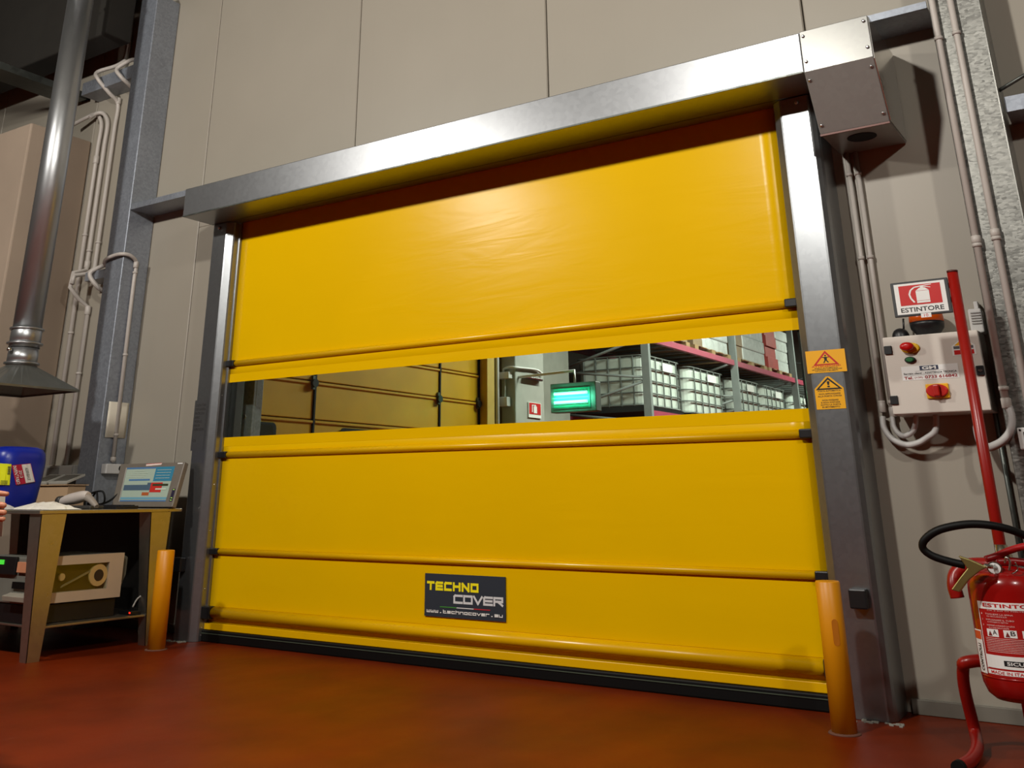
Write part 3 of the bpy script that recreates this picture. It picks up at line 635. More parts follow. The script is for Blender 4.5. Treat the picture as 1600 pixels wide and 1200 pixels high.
MB().tube(smooth_path([at(1556, 878, 5.64), at(1580, 877, 5.66), at(1610, 880, 5.68), at(1640, 884, 5.70)], 6), .018, 12).build('carry_handle', MATS['lever_red'], ex)
MB().tube(smooth_path([at(1570, 880, 5.56), at(1572, 871, 5.55), at(1578, 878, 5.55), at(1577, 892, 5.55)], 8), .005, 8).build('safety_pin', CHROME, ex)
MB().tube(smooth_path([at(1586, 878, 5.55), at(1590, 890, 5.55), at(1582, 897, 5.55)], 8), .003, 8).build('seal_wire', CHROME, ex)
hp = [at(1640, 858, 5.62), at(1600, 836, 5.56), at(1560, 823, 5.50), at(1515, 819, 5.46), at(1470, 827, 5.44), at(1446, 842, 5.44), at(1442, 856, 5.45), at(1456, 868, 5.46), at(1482, 877, 5.47), at(1508, 883, 5.48)]
MB().tube(smooth_path(hp, 10), .0185, 16).build('hose', BLACK, ex)
nz = [(1498, 868), (1516, 874), (1543, 886), (1530, 893), (1514, 906), (1500, 925), (1487, 921), (1500, 903), (1512, 888)]
npts = [at(a, b, 5.47) for a, b in nz]
MB().prism([(p_.x, p_.z) for p_ in npts], lambda u, v, t: (u, t, v), 5.455, 5.49).build('nozzle', mat('brass_plate', (150, 138, 84), .35, .8), ex, .004)
MB().tube([at(1540, 884, 5.47), at(1556, 887, 5.56)], .010, 10).build('nozzle_clip', CHROME, ex)
def cmap(a0, a1, za, zb_, off=.0012):
    c0 = math.atan2(-EY, -EX)
    def fn(u, v, k=1.0):
        a = c0 + math.radians(a0 + (a1 - a0) * u); r = ER + off * k; return Vector((EX + r * math.cos(a), EY + r * math.sin(a), za + (zb_ - za) * v))
    return fn
fnC = cmap(-52, 52, .395, .715)
l1 = tag(flat('instruction_label', [rect(0, 0, 1, 1)], fnC, mat('label_red', (170, 24, 22), .35), ex, div=20), 'red and white printed instruction label')
flat('label_border', [rect(0, .895, 1, .995), rect(0, .10, .012, .9), rect(.988, .10, 1, .9), rect(0, .115, 1, .285), rect(0, .03, 1, .09)], fnC, WHITEP, l1, 2, div=20)
text('ESTINTORE', fnC, (.10, .925, .90, .975), REDP, l1, 3, .02)
LP = mat('label_pink', (226, 196, 190), .5)
text('DA 6 KG DI POLVERE ABC', fnC, (.16, .875, .84, .888), LP, l1, 3)
for i, (s, s2_) in enumerate((('1', 'TOGLIERE LA SPINA'), ('2', 'IMPUGNARE IL TUBO'), ('3', 'PREMERE A FONDO LA LEVA'))):
    v = .82 - .075 * i; text(s, fnC, (.05, v, .065, v + .02), LP, l1, 3); text(s2_, fnC, (.12, v, .5, v + .02), LP, l1, 3); text('DI SICUREZZA' if i == 0 else ('E DIRIGERE IL GETTO' if i == 1 else 'ALLA BASE DELLE FIAMME'), fnC, (.14, v - .028, .42, v - .012), LP, l1, 3)
for i, s in enumerate('ABC'):
    u = .10 + .24 * i; flat('class_tile', [rect(u, .53, u + .17, .63)], fnC, WHITEP, l1, 2, div=4); text(s, fnC, (u + .09, .56, u + .15, .62), BLACKPR, l1, 3); flat('class_symbol', [[(u + .02, .54), (u + .08, .54), (u + .05, .61)]], fnC, mat('symbol_dark', (120, 40, 36), .5), l1, 3)
flat('small_print', [rect(.06, .505 - .022 * i, (.94, .7, .9, .8)[i % 4], .511 - .022 * i) for i in range(9)], fnC, LP, l1, 2, div=12)
flat('maker_block', [rect(.28, .155, .92, .225)], fnC, BLACKPR, l1, 3, div=12); text('SICURA', fnC, (.32, .168, .68, .212), WHITEP, l1, 4, .02)
text('MADE IN ITALY', fnC, (.06, .04, .6, .08), REDP, l1, 3, .01)
fnD = cmap(-76, -55, .40, .585)
l2 = tag(flat('inspection_label', [rect(0, 0, 1, 1)], fnD, WHITEP, ex, div=6), 'white inspection label with orange corner')
flat('orange_corner', [rect(.05, .78, .95, .97)], fnD, mat('label_orange', (214, 86, 40), .5), l2, 2, div=4)
fnDr = lambda u, v, k=1.0: fnD(v, 1 - u, k) if False else fnD(1 - v, u, k)
text('CONTROLLI', fnDr, (.06, .25, .68, .6), BLACKPR, l2, 3, .02)

# ------------------------------------------------------------------ left: duct and hood
DX, DY, DR = -9.27, 5.48, .138
DUCT = galv('duct_sheet', (176, 178, 180), .36, 25, .03, .02, stretch=(1, 1, .3))
du = thing('extraction_duct', 'round shiny sheet-metal extraction duct with flared hood, far left', 'duct', (DX, DY, 2.2))
zr = lambda py: at(30, py, DY).z
MB().lathe([(DR, zr(517)), (DR, 6.95)], (DX, DY, 0), 40).build('pipe', DUCT, du)
MB().lathe([(DR + .008, zr(545)), (DR + .008, zr(517)), (DR - .004, zr(515))], (DX, DY, 0), 40).build('collar', DUCT, du)
MB().lathe([(DR + .004, zr(572)), (DR + .004, zr(546))], (DX, DY, 0), 40).build('collar', DUCT, du)
def ring(z, r): MB().lathe([(r, z - .012), (r + .02, z - .008), (r + .02, z + .008), (r, z + .012)], (DX, DY, 0), 40).build('clamp_ring', DUCT, du)
ring(zr(517), DR + .004); ring(zr(539), DR + .012); ring(zr(569), DR + .008); ring(zr(36), DR + .004)
MB().lathe([(.0, 0), (.022, .004), (.026, .022), (.018, .04), (0, .046)], (DX + .03, DY - DR - .03, zr(553)), 12).build('damper_knob', CHROME, du)
hx0, hx1, hy0, hy1, hz = -9.886, -8.877, 5.02, 5.9, 2.175
hb = MB(); n = 32; top = []; bot = []
for i in range(n):
    a = 2 * math.pi * i / n; ca, sa = math.cos(a), math.sin(a); top.append((DX + (DR + .006) * ca, DY + (DR + .006) * sa, zr(573)))
    m_ = max(abs(ca), abs(sa)); bot.append(((hx0 + hx1) / 2 + (hx1 - hx0) / 2 * ca / m_, (hy0 + hy1) / 2 + (hy1 - hy0) / 2 * sa / m_, hz + .02))
low = [(p_[0], p_[1], hz) for p_ in bot]
hb.add(top + bot + low, [(i, (i + 1) % n, n + (i + 1) % n, n + i) for i in range(n)] + [(n + i, n + (i + 1) % n, 2 * n + (i + 1) % n, 2 * n + i) for i in range(n)])
ho = hb.build('hood', mat('hood_sheet', (120, 122, 118), .4, .7), du); so = ho.modifiers.new('thick', 'SOLIDIFY'); so.thickness = .006

# conduits on the wall left of the column
yl = 6.64
def L(px, py, y=None): return at(px, py, yl if y is None else y)
c1x = -10.32
def drop(x, py0, py1, px): return [(x, yl, at(px, py0, yl).z), (x, yl, at(px, py1, yl).z)]
conduit('long outer wall conduit bending over the concrete shaft', smooth_path([L(112, 196, 6.5), L(135, 184, 6.55), L(150, 179, 6.62), (c1x, yl, 5.60), (c1x, yl, 5.3)], 6) + [Vector((c1x, yl, 1.53))], .025, [((c1x, yl, at(135, 367, yl).z), Z), ((c1x, yl, at(105, 521, yl).z), Z)], [((c1x, yl, at(140, 253, yl).z), Z, .05)], group='conduits left of the left column')
c2x = -10.19
conduit('middle wall conduit ending at the lower rail', smooth_path([L(140, 184, 6.5), L(152, 177, 6.58), L(162, 178, 6.63), (c2x, yl, 5.58), (c2x, yl, 5.3)], 6) + [Vector((c2x, yl, 3.75)), Vector((c2x + .03, yl - .02, 3.70)), Vector((c2x + .12, 6.40, 3.62)), Vector((c2x + .13, 6.38, 3.45)), Vector((-10.06, 6.5, 3.34)), Vector((-10.05, yl, 3.26)), Vector((-10.05, yl, 1.53))], .025, [((c2x, yl, at(135, 393, yl).z), Z), ((-10.05, yl, at(128, 583, yl).z), Z)], [((c2x, yl, 3.78), Z, .04), ((-10.05, yl, 3.22), Z, .05)], group='conduits left of the left column')
c3x = -10.03
conduit('inner wall conduit swerving round the upper rail', smooth_path([(c3x + .02, yl, 7.2), (c3x + .05, yl, 6.5), (c3x + .04, 6.55, 6.3), (c3x - .10, 6.36, 6.16), (c3x - .06, 6.36, 6.05), (c3x, 6.5, 5.9), (c3x, yl, 5.8), (c3x, yl, 5.5)], 5) + [Vector((c3x, yl, 3.72)), Vector((c3x, 6.55, 3.63)), Vector((c3x, 6.39, 3.58)), Vector((c3x, 6.38, 3.48))], .025, [((c3x, yl, at(150, 380, yl).z), Z)], [((c3x, yl, 5.84), Z, .04)], group='conduits left of the left column')
c4x = -9.60
conduit('conduit close to the left column, swerving round both rails', smooth_path([(c4x, yl, 7.2), (c4x, yl, 6.4), (c4x - .03, 6.45, 6.22), (c4x - .13, 6.36, 6.10), (c4x - .05, 6.38, 5.98), (c4x, 6.55, 5.85), (c4x, yl, 5.7), (c4x, yl, 4.5), (c4x, yl, 3.8), (c4x - .02, 6.5, 3.68), (c4x - .10, 6.37, 3.56), (c4x - .02, 6.45, 3.40), (c4x, yl, 3.28), (c4x, yl, 2.5), (c4x, yl, .4)], 5), .025, group='conduits left of the left column')
xs = -9.055
cp = atx(176, 722, xs); ct = atx(212, 418, xs)
conduit('light conduit on the face of the left column, looping round its front', [(xs, cp.y, cp.z), (xs, ct.y, 3.3)] + smooth_path([(xs, ct.y, 3.45), (xs, ct.y, 3.62), (xs + .02, 6.40, 3.68), (-9.07, 6.315, 3.69), (-9.2, 6.30, 3.685), (-9.34, 6.305, 3.66), (-9.42, 6.36, 3.62), (-9.46, 6.5, 3.58), (-9.5, 6.62, 3.5)], 6), .021, [((xs, ct.y + .002, at(208, 427, 6.5).z), Z), ((xs, 6.503, 2.62), Z), ((xs, 6.512, 1.80), Z)], [((xs, ct.y, 3.60), Z, .035), ((xs, cp.y, cp.z + .03), Z, .02)])
# junction box with round hole on the column face
a, b = atx(161, 741, xs), atx(188, 725, xs)
jc = thing('junction_box', 'small white junction box with round black hole on the left column', 'electrical box', (xs, a.y, a.z))
MB().box(-9.079, -8.99, 6.40, 6.62, 1.415, 1.512).build('housing', PLASTW, jc, .01, 3)
MB().lathe([(.028, 0), (.028, .004)], (-8.99, 6.575, 1.468), 20, 'x').build('knockout', BLACK, jc)
# paper sheet taped on the column face
pp = MB(); cols = 8
for i in range(cols + 1):
    t_ = i / cols; y_ = 6.39 + .25 * t_; dx = .016 * math.sin(math.pi * t_) + .004 + .02 * max(0, .25 - t_)
    pp.v += [(-9.079 + dx, y_, 1.772), (-9.079 + dx, y_, 2.13)]
for i in range(cols): pp.f.append((2 * i, 2 * i + 2, 2 * i + 3, 2 * i + 1)); pp.s.append(True)
po = tag(pp.build('paper_sheet', mat('paper_cream', (226, 218, 200), .7)), 'cream paper sheet taped to the left column behind the conduit', 'paper'); so = po.modifiers.new('thick', 'SOLIDIFY'); so.thickness = .0015
# socket box on the wall
a, b = L(70, 728, 6.55), L(113, 748, 6.55)
eb = thing('socket_box', 'grey double socket box on the wall below the outer conduits', 'electrical box', (a.x, 6.6, b.z))
MB().box(a.x, b.x, 6.55, 6.678, b.z, a.z).build('housing', mat('socket_grey', (150, 148, 142), .5), eb, .008)
MB().box(a.x + .06, a.x + .28, 6.54, 6.549, b.z + .02, a.z - .02).build('cover', mat('socket_dark', (104, 104, 100), .4), eb, .006)
MB().box(b.x - .24, b.x - .02, 6.54, 6.549, b.z + .015, a.z - .015).build('cover', MATS['socket_grey'], eb, .006)
# cable tray
tr = thing('cable_tray', 'dark perforated cable tray high at the far left above the shaft', 'cable tray', (-10.8, 5.8, 6.0))
tz = 6.0; xq = -10.85
MB().box(xq - .18, xq + .18, 2.5, 6.6, tz, tz + .012).build('tray_floor', STEELD, tr)
for dx in (-.18, .168): MB().box(xq + dx, xq + dx + .012, 2.5, 6.6, tz + .0125, tz + .09).build('tray_side', STEELD, tr)
for i in range(5): MB().tube([(xq - .12 + .06 * i, 2.5, tz + .04), (xq - .12 + .06 * i, 6.62 + .02 * i, tz + .04)], .018, 8).build('cable', BLACK, tr)

# ------------------------------------------------------------------ work table
TX, TZ = -7.58, 1.095
TBL = galv('table_steel', (178, 172, 160), .30, 30, .05, .05)
tb = thing('work_table', 'steel work table with tapered sheet legs left of the door', 'table', (-8.6, 5.5, 0))
MB().box(-9.75, TX, 4.835, 6.25, TZ - .028, TZ).build('table_top', TBL, tb, .004)
def tleg(y0t, y1t, y0b, y1b, lx):
    b = MB(); th = .006; w_ = .20
    wt, wbm = .16, .09
    b.add([(lx, y0b, 0), (lx, y1b, 0), (lx, y1t, TZ - .029), (lx, y0t, TZ - .029), (lx - th, y0b, 0), (lx - th, y1b, 0), (lx - th, y1t, TZ - .029), (lx - th, y0t, TZ - .029)], [(0, 1, 2, 3), (7, 6, 5, 4), (0, 3, 7, 4), (1, 5, 6, 2), (0, 4, 5, 1), (3, 2, 6, 7)])
    ys_, yt_ = (y0b, y0t)
    b2 = [(lx, ys_, 0), (lx - wbm, ys_, 0), (lx - wt, yt_, TZ - .029), (lx, yt_, TZ - .029)]
    b.add(b2 + [(p_[0], p_[1] + th, p_[2]) for p_ in b2], [(0, 1, 2, 3), (7, 6, 5, 4), (0, 3, 7, 4), (1, 5, 6, 2), (0, 4, 5, 1), (3, 2, 6, 7)])
    b.build('leg', TBL, tb)
tleg(4.857, 5.082, 4.91, 5.02, TX - .005); tleg(5.914, 6.13, 6.0, 6.08, TX - .005); tleg(4.857, 5.082, 4.91, 5.02, -9.6); tleg(5.914, 6.13, 6.0, 6.08, -9.6)
MB().box(-9.59, TX - .02, 4.99, 6.2, .226, .243).build('shelf', TBL, tb, .003)
MB().box(-9.70, TX - .05, 6.16, 6.18, .243, TZ - .03).build('gap_shade_sheet', mat('gap_shade', (18, 18, 17), .6), tb)  # near-black sheet stands in for the shade of the gap under the table

# monitor
BL, BR = Vector((-8.43, 6.11, TZ + .012)), Vector((-7.552, 6.11, TZ + .012)); TL = at(188.5, 724.5, 6.235); TR = at(289, 721.8, 6.235)
TL = Vector((TL.x, 6.235, (TL.z + TR.z) / 2)); TR = Vector((TR.x, 6.235, TL.z))
nrm = (BR - BL).cross(TL - BL).normalized()
mo = thing('touch_monitor', 'grey touch-screen monitor leaning back on the work table', 'monitor', (-8.0, 6.17, TZ))
def slab(name, q, d0, d1, m_, parent, bev=0): return MB().hexa([p_ + nrm * d1 for p_ in q] + [p_ + nrm * d0 for p_ in q]).build(name, m_, parent, bev)
BEZ = mat('bezel_grey', (118, 110, 100), .45)
ms = slab('bezel', [BL, BR, TR, TL], 0, -.05, BEZ, mo, .008)
fnM = quadmap(BL, BR, TR, TL, .001)
def scr_mat(name, rgb, e=.10): return mat(name, rgb, .25, emit=e, var=.02)
sm = flat('screen', [rect(.125, .12, .875, .90)], fnM, scr_mat('screen_pale', (168, 184, 168)), mo, 1)
def sr(u0, v0, u1, v1): return rect(.125 + .75 * u0, .12 + .78 * v0, .125 + .75 * u1, .12 + .78 * v1)
flat('screen_block', [sr(.62, .58, 1, 1), ], fnM, scr_mat('screen_teal', (60, 130, 160)), sm, 2)
flat('screen_block', [sr(.0, .95, .62, 1), sr(.1, .60, .55, .65), sr(0, 0, 1, .04)], fnM, scr_mat('screen_blue', (80, 120, 165)), sm, 2)
flat('screen_block', [sr(.02, .32, .60, .48), sr(.52, .48, .62, .54)], fnM, scr_mat('screen_slate', (78, 98, 116)), sm, 2)
flat('screen_block', [sr(.60, .26, .84, .54)], fnM, scr_mat('screen_red', (196, 52, 44)), sm, 3)
flat('screen_block', [sr(.45, .17, .60, .26)], fnM, scr_mat('screen_brown', (176, 92, 50)), sm, 3)
flat('screen_block', [sr(.64, .44, .96, .50)], fnM, scr_mat('screen_olive', (60, 66, 46)), sm, 4)
flat('screen_block', [sr(.0, .06, 1, .12)], fnM, scr_mat('screen_cyan', (110, 160, 180)), sm, 3)
flat('screen_line', [sr(.05, .70 + .06 * i, .4 + .04 * (i % 3), .712 + .06 * i) for i in range(4)] + [sr(.66, .66 + .08 * i, .95, .67 + .08 * i) for i in range(4)] + [sr(.72, .33, .94, .37)], fnM, scr_mat('screen_light', (206, 214, 196)), sm, 5)
flat('screen_edge', [rect(.105, .12, .122, .90)], fnM, mat('edge_silver', (170, 166, 158), .3), mo, 1)
fnMl = fnM
nl = flat('name_label', [[(.42, .925), (.655, .945), (.665, .985), (.42, .97)]], fnM, mat('label_pink_paper', (236, 214, 204), .6), mo, 2); flat('label_edge', [[(.42, .97), (.665, .985), (.665, .992), (.42, .978)]], fnM, REDP, nl, 3)
flat('badge', [rect(.90, .955, .975, .978)], fnM, WHITEP, mo, 2)
flat('key_strip', [rect(.93, .12, .975, .40)], fnM, mat('key_strip', (44, 40, 62), .4), mo, 2)
flat('indicator_light', [rect(.942, .37, .965, .385), rect(.942, .19, .965, .205), rect(.942, .14, .965, .155)], fnM, mat('led_green', (170, 220, 90), .4, emit=.8), mo, 3)
MB().hexa([(-8.2, 6.17, TZ), (-7.8, 6.17, TZ), (-7.8, 6.24, TZ), (-8.2, 6.24, TZ), (-8.15, 6.19, TZ + .25), (-7.85, 6.19, TZ + .25), (-7.85, 6.245, TZ + .25), (-8.15, 6.245, TZ + .25)]).build('stand', BLACKP, mo)
# keyboard
kb = thing('keyboard', 'black keyboard lying in front of the monitor', 'keyboard', (-8.0, 5.75, TZ))
MB().hexa([(-8.38, 5.66, TZ), (-7.66, 5.60, TZ), (-7.62, 5.80, TZ), (-8.34, 5.86, TZ), (-8.38, 5.66, TZ + .014), (-7.66, 5.60, TZ + .014), (-7.62, 5.80, TZ + .028), (-8.34, 5.86, TZ + .028)]).build('case', BLACKP, kb, .004)
kk = MB()
for r in range(5):
    for c_ in range(15):
        u, v = (c_ + .1) / 15.0, (r + .15) / 5.2
        p_ = Vector((-8.38, 5.66, TZ + .0145)).lerp(Vector((-7.66, 5.60, TZ + .0145)), .03 + .94 * u) + Vector((.04, .2, .014)) * (.05 + .92 * v)
        kk.box(p_.x, p_.x + .036, p_.y, p_.y + .026, p_.z + .0015, p_.z + .008)
tag(kk.build('keys', mat('key_black', (26, 26, 28), .5), kb), kind='stuff')
# barcode scanner
ss = thing('barcode_scanner', 'grey and white handheld scanner resting beside the keyboard', 'scanner', (-8.15, 5.5, TZ))
yk = 5.5
SP = lambda px, py: at(px, py, yk)
zsc = TZ
MB().tube(smooth_path([SP(92, 783), SP(100, 782), SP(118, 779), SP(135, 776), SP(143, 777)], 5), .05, 14, True, None).build('body', mat('scanner_grey', (150, 140, 130), .5), ss) if False else None
bp_ = smooth_path([SP(96, 784), SP(106, 781), SP(120, 778), SP(132, 775), SP(138, 775)], 5); rad = [.030 + .020 * math.sin(math.pi * min(1, i / (len(bp_) - 1) * .9 + .05)) for i in range(len(bp_))]
MB().tube(bp_, .04, 14, True, rad).build('body', mat('scanner_white', (198, 188, 180), .4), ss)
hp_ = smooth_path([SP(134, 776), SP(142, 781), SP(148, 788), SP(151, 792)], 5)
MB().tube(hp_, .03, 12, True, [.034 - .012 * i / (len(hp_) - 1) for i in range(len(hp_))]).build('grip', mat('scanner_grey', (150, 140, 130), .5), ss)
MB().tube([SP(92, 783), SP(98, 782.5)], .042, 14).build('nose', mat('scanner_dark', (60, 58, 54), .4), ss)
q_ = SP(120, 790); MB().box(q_.x - .2, q_.x + .28, yk - .06, yk + .08, TZ, TZ + .03).build('cradle', MATS['scanner_dark'], ss, .01)
# cables by the monitor
tag(MB().tube(smooth_path([(-8.42, 5.95, TZ + .02), (-8.5, 5.98, TZ + .14), (-8.62, 6.02, TZ + .09), (-8.7, 6.05, TZ + .03), (-8.5, 6.1, TZ + .05), (-8.38, 6.18, TZ + .16)], 8), .010, 8).build('cable', BLACK), 'thin black cable curling beside the monitor', 'cable')
tag(MB().tube(smooth_path([(-8.55, 5.9, TZ + .015), (-8.6, 5.95, TZ + .11), (-8.45, 6.0, TZ + .15), (-8.42, 6.02, TZ + .06), (-8.55, 6.05, TZ + .02)], 8), .009, 8).build('cable', BLACK), 'second black cable looped behind the scanner', 'cable')
# crumpled white wrap and loose paper
def crumple(name, x0, x1, y0, y1, h, nx, ny, m_, label, cat, seed):
    rnd = random.Random(seed); b = MB(); H_ = [[rnd.random() for _ in range(ny + 1)] for _ in range(nx + 1)]
    for i in range(nx + 1):
        for j in range(ny + 1):
            u, v = i / nx, j / ny; e = (math.sin(math.pi * u) ** .5) * (math.sin(math.pi * v) ** .6)
            b.v.append((x0 + (x1 - x0) * u + .02 * (H_[i][j] - .5), y0 + (y1 - y0) * v + .03 * (H_[i][j] - .5), TZ + .003 + h * e * (.55 + .45 * H_[i][j])))
    for i in range(nx):
        for j in range(ny): a_ = i * (ny + 1) + j; b.f.append((a_, a_ + ny + 1, a_ + ny + 2, a_ + 1)); b.s.append(False)
    o = b.build(name, m_); so_ = o.modifiers.new('thick', 'SOLIDIFY'); so_.thickness = .002; so_.offset = 1
    return tag(o, label, cat)
crumple('plastic_wrap', -8.22, -7.62, 4.95, 5.25, .065, 16, 9, mat('white_wrap', (232, 226, 214), .5, bump=.2, bscale=20), 'crumpled white wrap lying on the table edge', 'wrap', 3)
crumple('paper_sheet', -8.50, -8.16, 4.86, 5.02, .05, 6, 4, mat('paper_grey', (186, 184, 180), .7), 'curled grey paper between blue drum and white wrap', 'paper', 5)
# blue drum
DC = Vector((-8.745, 5.22, TZ)); RX, RY, EXP = .275, .25, 3.4
def sup(a, s):
    c_, s_ = math.cos(a), math.sin(a); return (RX * s * math.copysign(abs(c_) ** (2 / EXP), c_), RY * s * math.copysign(abs(s_) ** (2 / EXP), s_))
prof = [(.0, .80), (.02, .86), (.10, .90), (.25, .955), (.36, .985), (.42, .985), (.47, .95), (.505, .86), (.525, .70), (.53, .45)]
db = MB(); n = 48
for h, s in prof:
    for i in range(n): dx, dy = sup(2 * math.pi * i / n, s); db.v.append((DC.x + dx, DC.y + dy, DC.z + .001 + h))
for k in range(len(prof) - 1):
    for i in range(n): db.f.append((k * n + i, k * n + (i + 1) % n, (k + 1) * n + (i + 1) % n, (k + 1) * n + i)); db.s.append(True)
db.f += [tuple(range(n)), tuple((len(prof) - 1) * n + i for i in range(n))]; db.s += [False, False]
dr = thing('plastic_drum', 'blue plastic drum with yellow and red labels on the work table', 'drum', DC)
db.build('body', mat('drum_blue', (10, 34, 150), .35, var=.06, bump=.05, bscale=30), dr)
MB().lathe([(.05, 0), (.055, .008), (.055, .035), (.045, .042)], (DC.x + .10, DC.y + .19, DC.z + .47), 20).build('cap', BLACKP, dr)
def dins(p_):                # inside the drum's outline?
    h = p_.z - DC.z
    if h < 0 or h > .53: return False
    for (h0, s0), (h1, s1_) in zip(prof[:-1], prof[1:]):
        if h0 <= h <= h1: s = s0 + (s1_ - s0) * (h - h0) / (h1 - h0); break
    return abs((p_.x - DC.x) / (RX * s)) ** EXP + abs((p_.y - DC.y) / (RY * s)) ** EXP < 1
def dmap(px):            # photo corners bl br tr tl, laid on the drum's skin
    def fn(u, v, k=1.0):
        c_ = [px[0][i] * (1 - u) * (1 - v) + px[1][i] * u * (1 - v) + px[2][i] * u * v + px[3][i] * (1 - u) * v for i in (0, 1)]
        y_ = 4.7
        while y_ < 5.5 and not dins(at(c_[0], c_[1], y_)): y_ += .004
        return at(c_[0], c_[1], y_ - .006 - .003 * k)
    return fn
fy = dmap([(-22, 757), (15, 758), (18, 725), (-20, 723)])
ly = tag(flat('yellow_label', [rect(0, 0, 1, 1)], fy, mat('label_yellow', (226, 232, 20), .5), dr, div=12), 'bright yellow label with bar codes')
flat('bar_code', [rect(.86, .50 + .045 * i, .985, .525 + .045 * i) for i in range(9)] + [rect(.62 + .05 * i, .02, .645 + .05 * i, .22) for i in range(6)], fy, BLACKPR, ly, 2)
fr = dmap([(25, 758), (55, 753), (48, 724), (18, 727)])
lr = tag(flat('red_label', [rect(0, 0, 1, 1)], fr, mat('label_crimson', (186, 26, 62), .5), dr, div=10), 'crimson and white stock label')
flat('white_field', [rect(.52, .02, .98, .98)], fr, WHITEP, lr, 2, div=6)
frr = lambda u, v, k=1.0: fr(v, 1 - u, k)
text('INVENTARIO', frr, (.03, .06, .97, .24), WHITEP, lr, 2, .02); text('2013', frr, (.3, .30, .68, .46), WHITEP, lr, 2, .02); text('AZIENDALE', frr, (.2, .66, .85, .80), mat('pen_grey', (90, 90, 96), .6), lr, 3)
# plywood crate with two tilted trays behind
cr = thing('plywood_box', 'plain beige board box standing behind the blue drum', 'box', (-9.35, 6.1, TZ))
MB().box(-9.68, -9.03, 6.02, 6.22, TZ, 1.302).build('body', mat('board_beige', (190, 158, 124), .7, var=.05, vscale=5), cr, .004)
MB().box(-9.70, -9.01, 6.0, 6.24, 1.3025, 1.312).build('lid', MATS['board_beige'], cr)
def tray(xa_, xb_, label):
    t = thing('display_tray', label, 'tray', (xa_, 6.1, 1.315), 'grey tilted trays on the board box')
    q = [Vector((xa_, 6.02, 1.322)), Vector((xb_, 6.02, 1.322)), Vector((xb_, 6.22, 1.40)), Vector((xa_, 6.22, 1.40))]
    MB().hexa([p_ - Vector((0, 0, .009)) for p_ in q] + [p_ + Vector((0, -.003, .014)) for p_ in q]).build('frame', mat('tray_grey', (160, 158, 150), .45), t, .004)
    f_ = quadmap(*[p_ + Vector((0, -.003, .014)) for p_ in q], .001); flat('panel', [rect(.1, .12, .9, .88)], f_, mat('tray_dark', (84, 84, 78), .4), t)
    MB().box((xa_ + xb_) / 2 - .03, (xa_ + xb_) / 2 + .03, 6.1, 6.2, 1.3125, 1.345).build('foot', BLACKP, t)
tray(-9.66, -9.40, 'left grey tilted tray on the board box'); tray(-9.36, -9.06, 'right grey tilted tray on the board box')

# label printer on the shelf
pr = thing('label_printer', 'beige label printer with amber side window on the table shelf', 'printer', (-8.15, 5.35, .243))
PB = mat('printer_beige', (190, 172, 148), .5, var=.03); PG = mat('printer_grey', (112, 112, 104), .5)
rx = -7.70
MB().box(-8.50, rx - .03, 5.0, 5.76, .244, .385).build('base', BLACKP, pr, .008)
MB().box(-8.48, rx - .055, 4.985, 5.78, .386, .735).build('body', PG, pr, .015, 3)
# side cover: frame around the window
zA, zB, yA, yB = .392, .740, 4.99, 5.775
wz0, wz1, wy0, wy1 = .468, .672, 5.12, 5.635
cov = MB(); X0, X1 = rx - .054, rx
for (y0_, y1_, z0_, z1_) in ((yA, yB, zA, wz0), (yA, yB, wz1, zB), (yA, wy0, wz0, wz1), (wy1, yB, wz0, wz1)): cov.box(X0, X1, y0_, y1_, z0_, z1_)
cov.build('side_cover', PB, pr)
MB().box(X0 - .002, X0 + .006, wy0, wy1, wz0, wz1).build('window_recess', mat('amber_inside', (70, 44, 16), .5), pr)
MB().lathe([(.085, .008), (.085, .04)], (X0, 5.55, .575), 28, 'x').build('label_roll', mat('roll_cream', (206, 170, 110), .6), pr)
MB().lathe([(.045, .041), (.045, .044)], (X0, 5.55, .575), 24, 'x').build('roll_core', mat('core_dark', (48, 34, 20), .6), pr)
MB().lathe([(.028, .008), (.028, .035)], (X0, 5.21, .58), 20, 'x').build('guide_roller', MATS['roll_cream'], pr)
MB().hexa([(X0 + .01, 5.22, .50), (X0 + .03, 5.22, .50), (X0 + .03, 5.23, .515), (X0 + .01, 5.23, .515), (X0 + .01, 5.47, .60), (X0 + .03, 5.47, .60), (X0 + .03, 5.475, .615), (X0 + .01, 5.475, .615)]).build('label_web', mat('web_grey', (150, 130, 100), .5), pr)
MB().box(rx - .020, rx - .014, wy0, wy1, wz0, wz1).build('window', PANE, pr)
MB().prism([(5.781, .735), (5.86, .70), (5.86, .56), (5.80, .42), (5.781, .40)], lambda u, v, t: (t, u, v), -8.40, rx - .06).build('rear_cover', mat('printer_rear', (92, 92, 82), .5), pr, .006)
MB().box(-8.40, -8.0, 4.955, 4.984, .60, .735).build('control_panel', BLACKP, pr, .006)
MB().box(-8.36, -8.16, 4.950, 4.954, .675, .71).build('display', mat('lcd_green', (70, 210, 60), .4, emit=1.0), pr)
MB().box(-7.98, -7.76, 4.960, 4.984, .62, .70).build('orange_label', mat('label_salmon', (206, 140, 104), .5), pr, .004)
MB().box(-8.02, -7.74, 4.965, 4.984, .50, .55).build('output_slot', BLACK, pr)
MB().prism([(4.984, .47), (4.91, .45), (4.92, .41), (4.984, .40)], lambda u, v, t: (t, u, v), -8.05, -7.74).build('output_lip', mat('printer_lip', (156, 148, 134), .5), pr, .004)
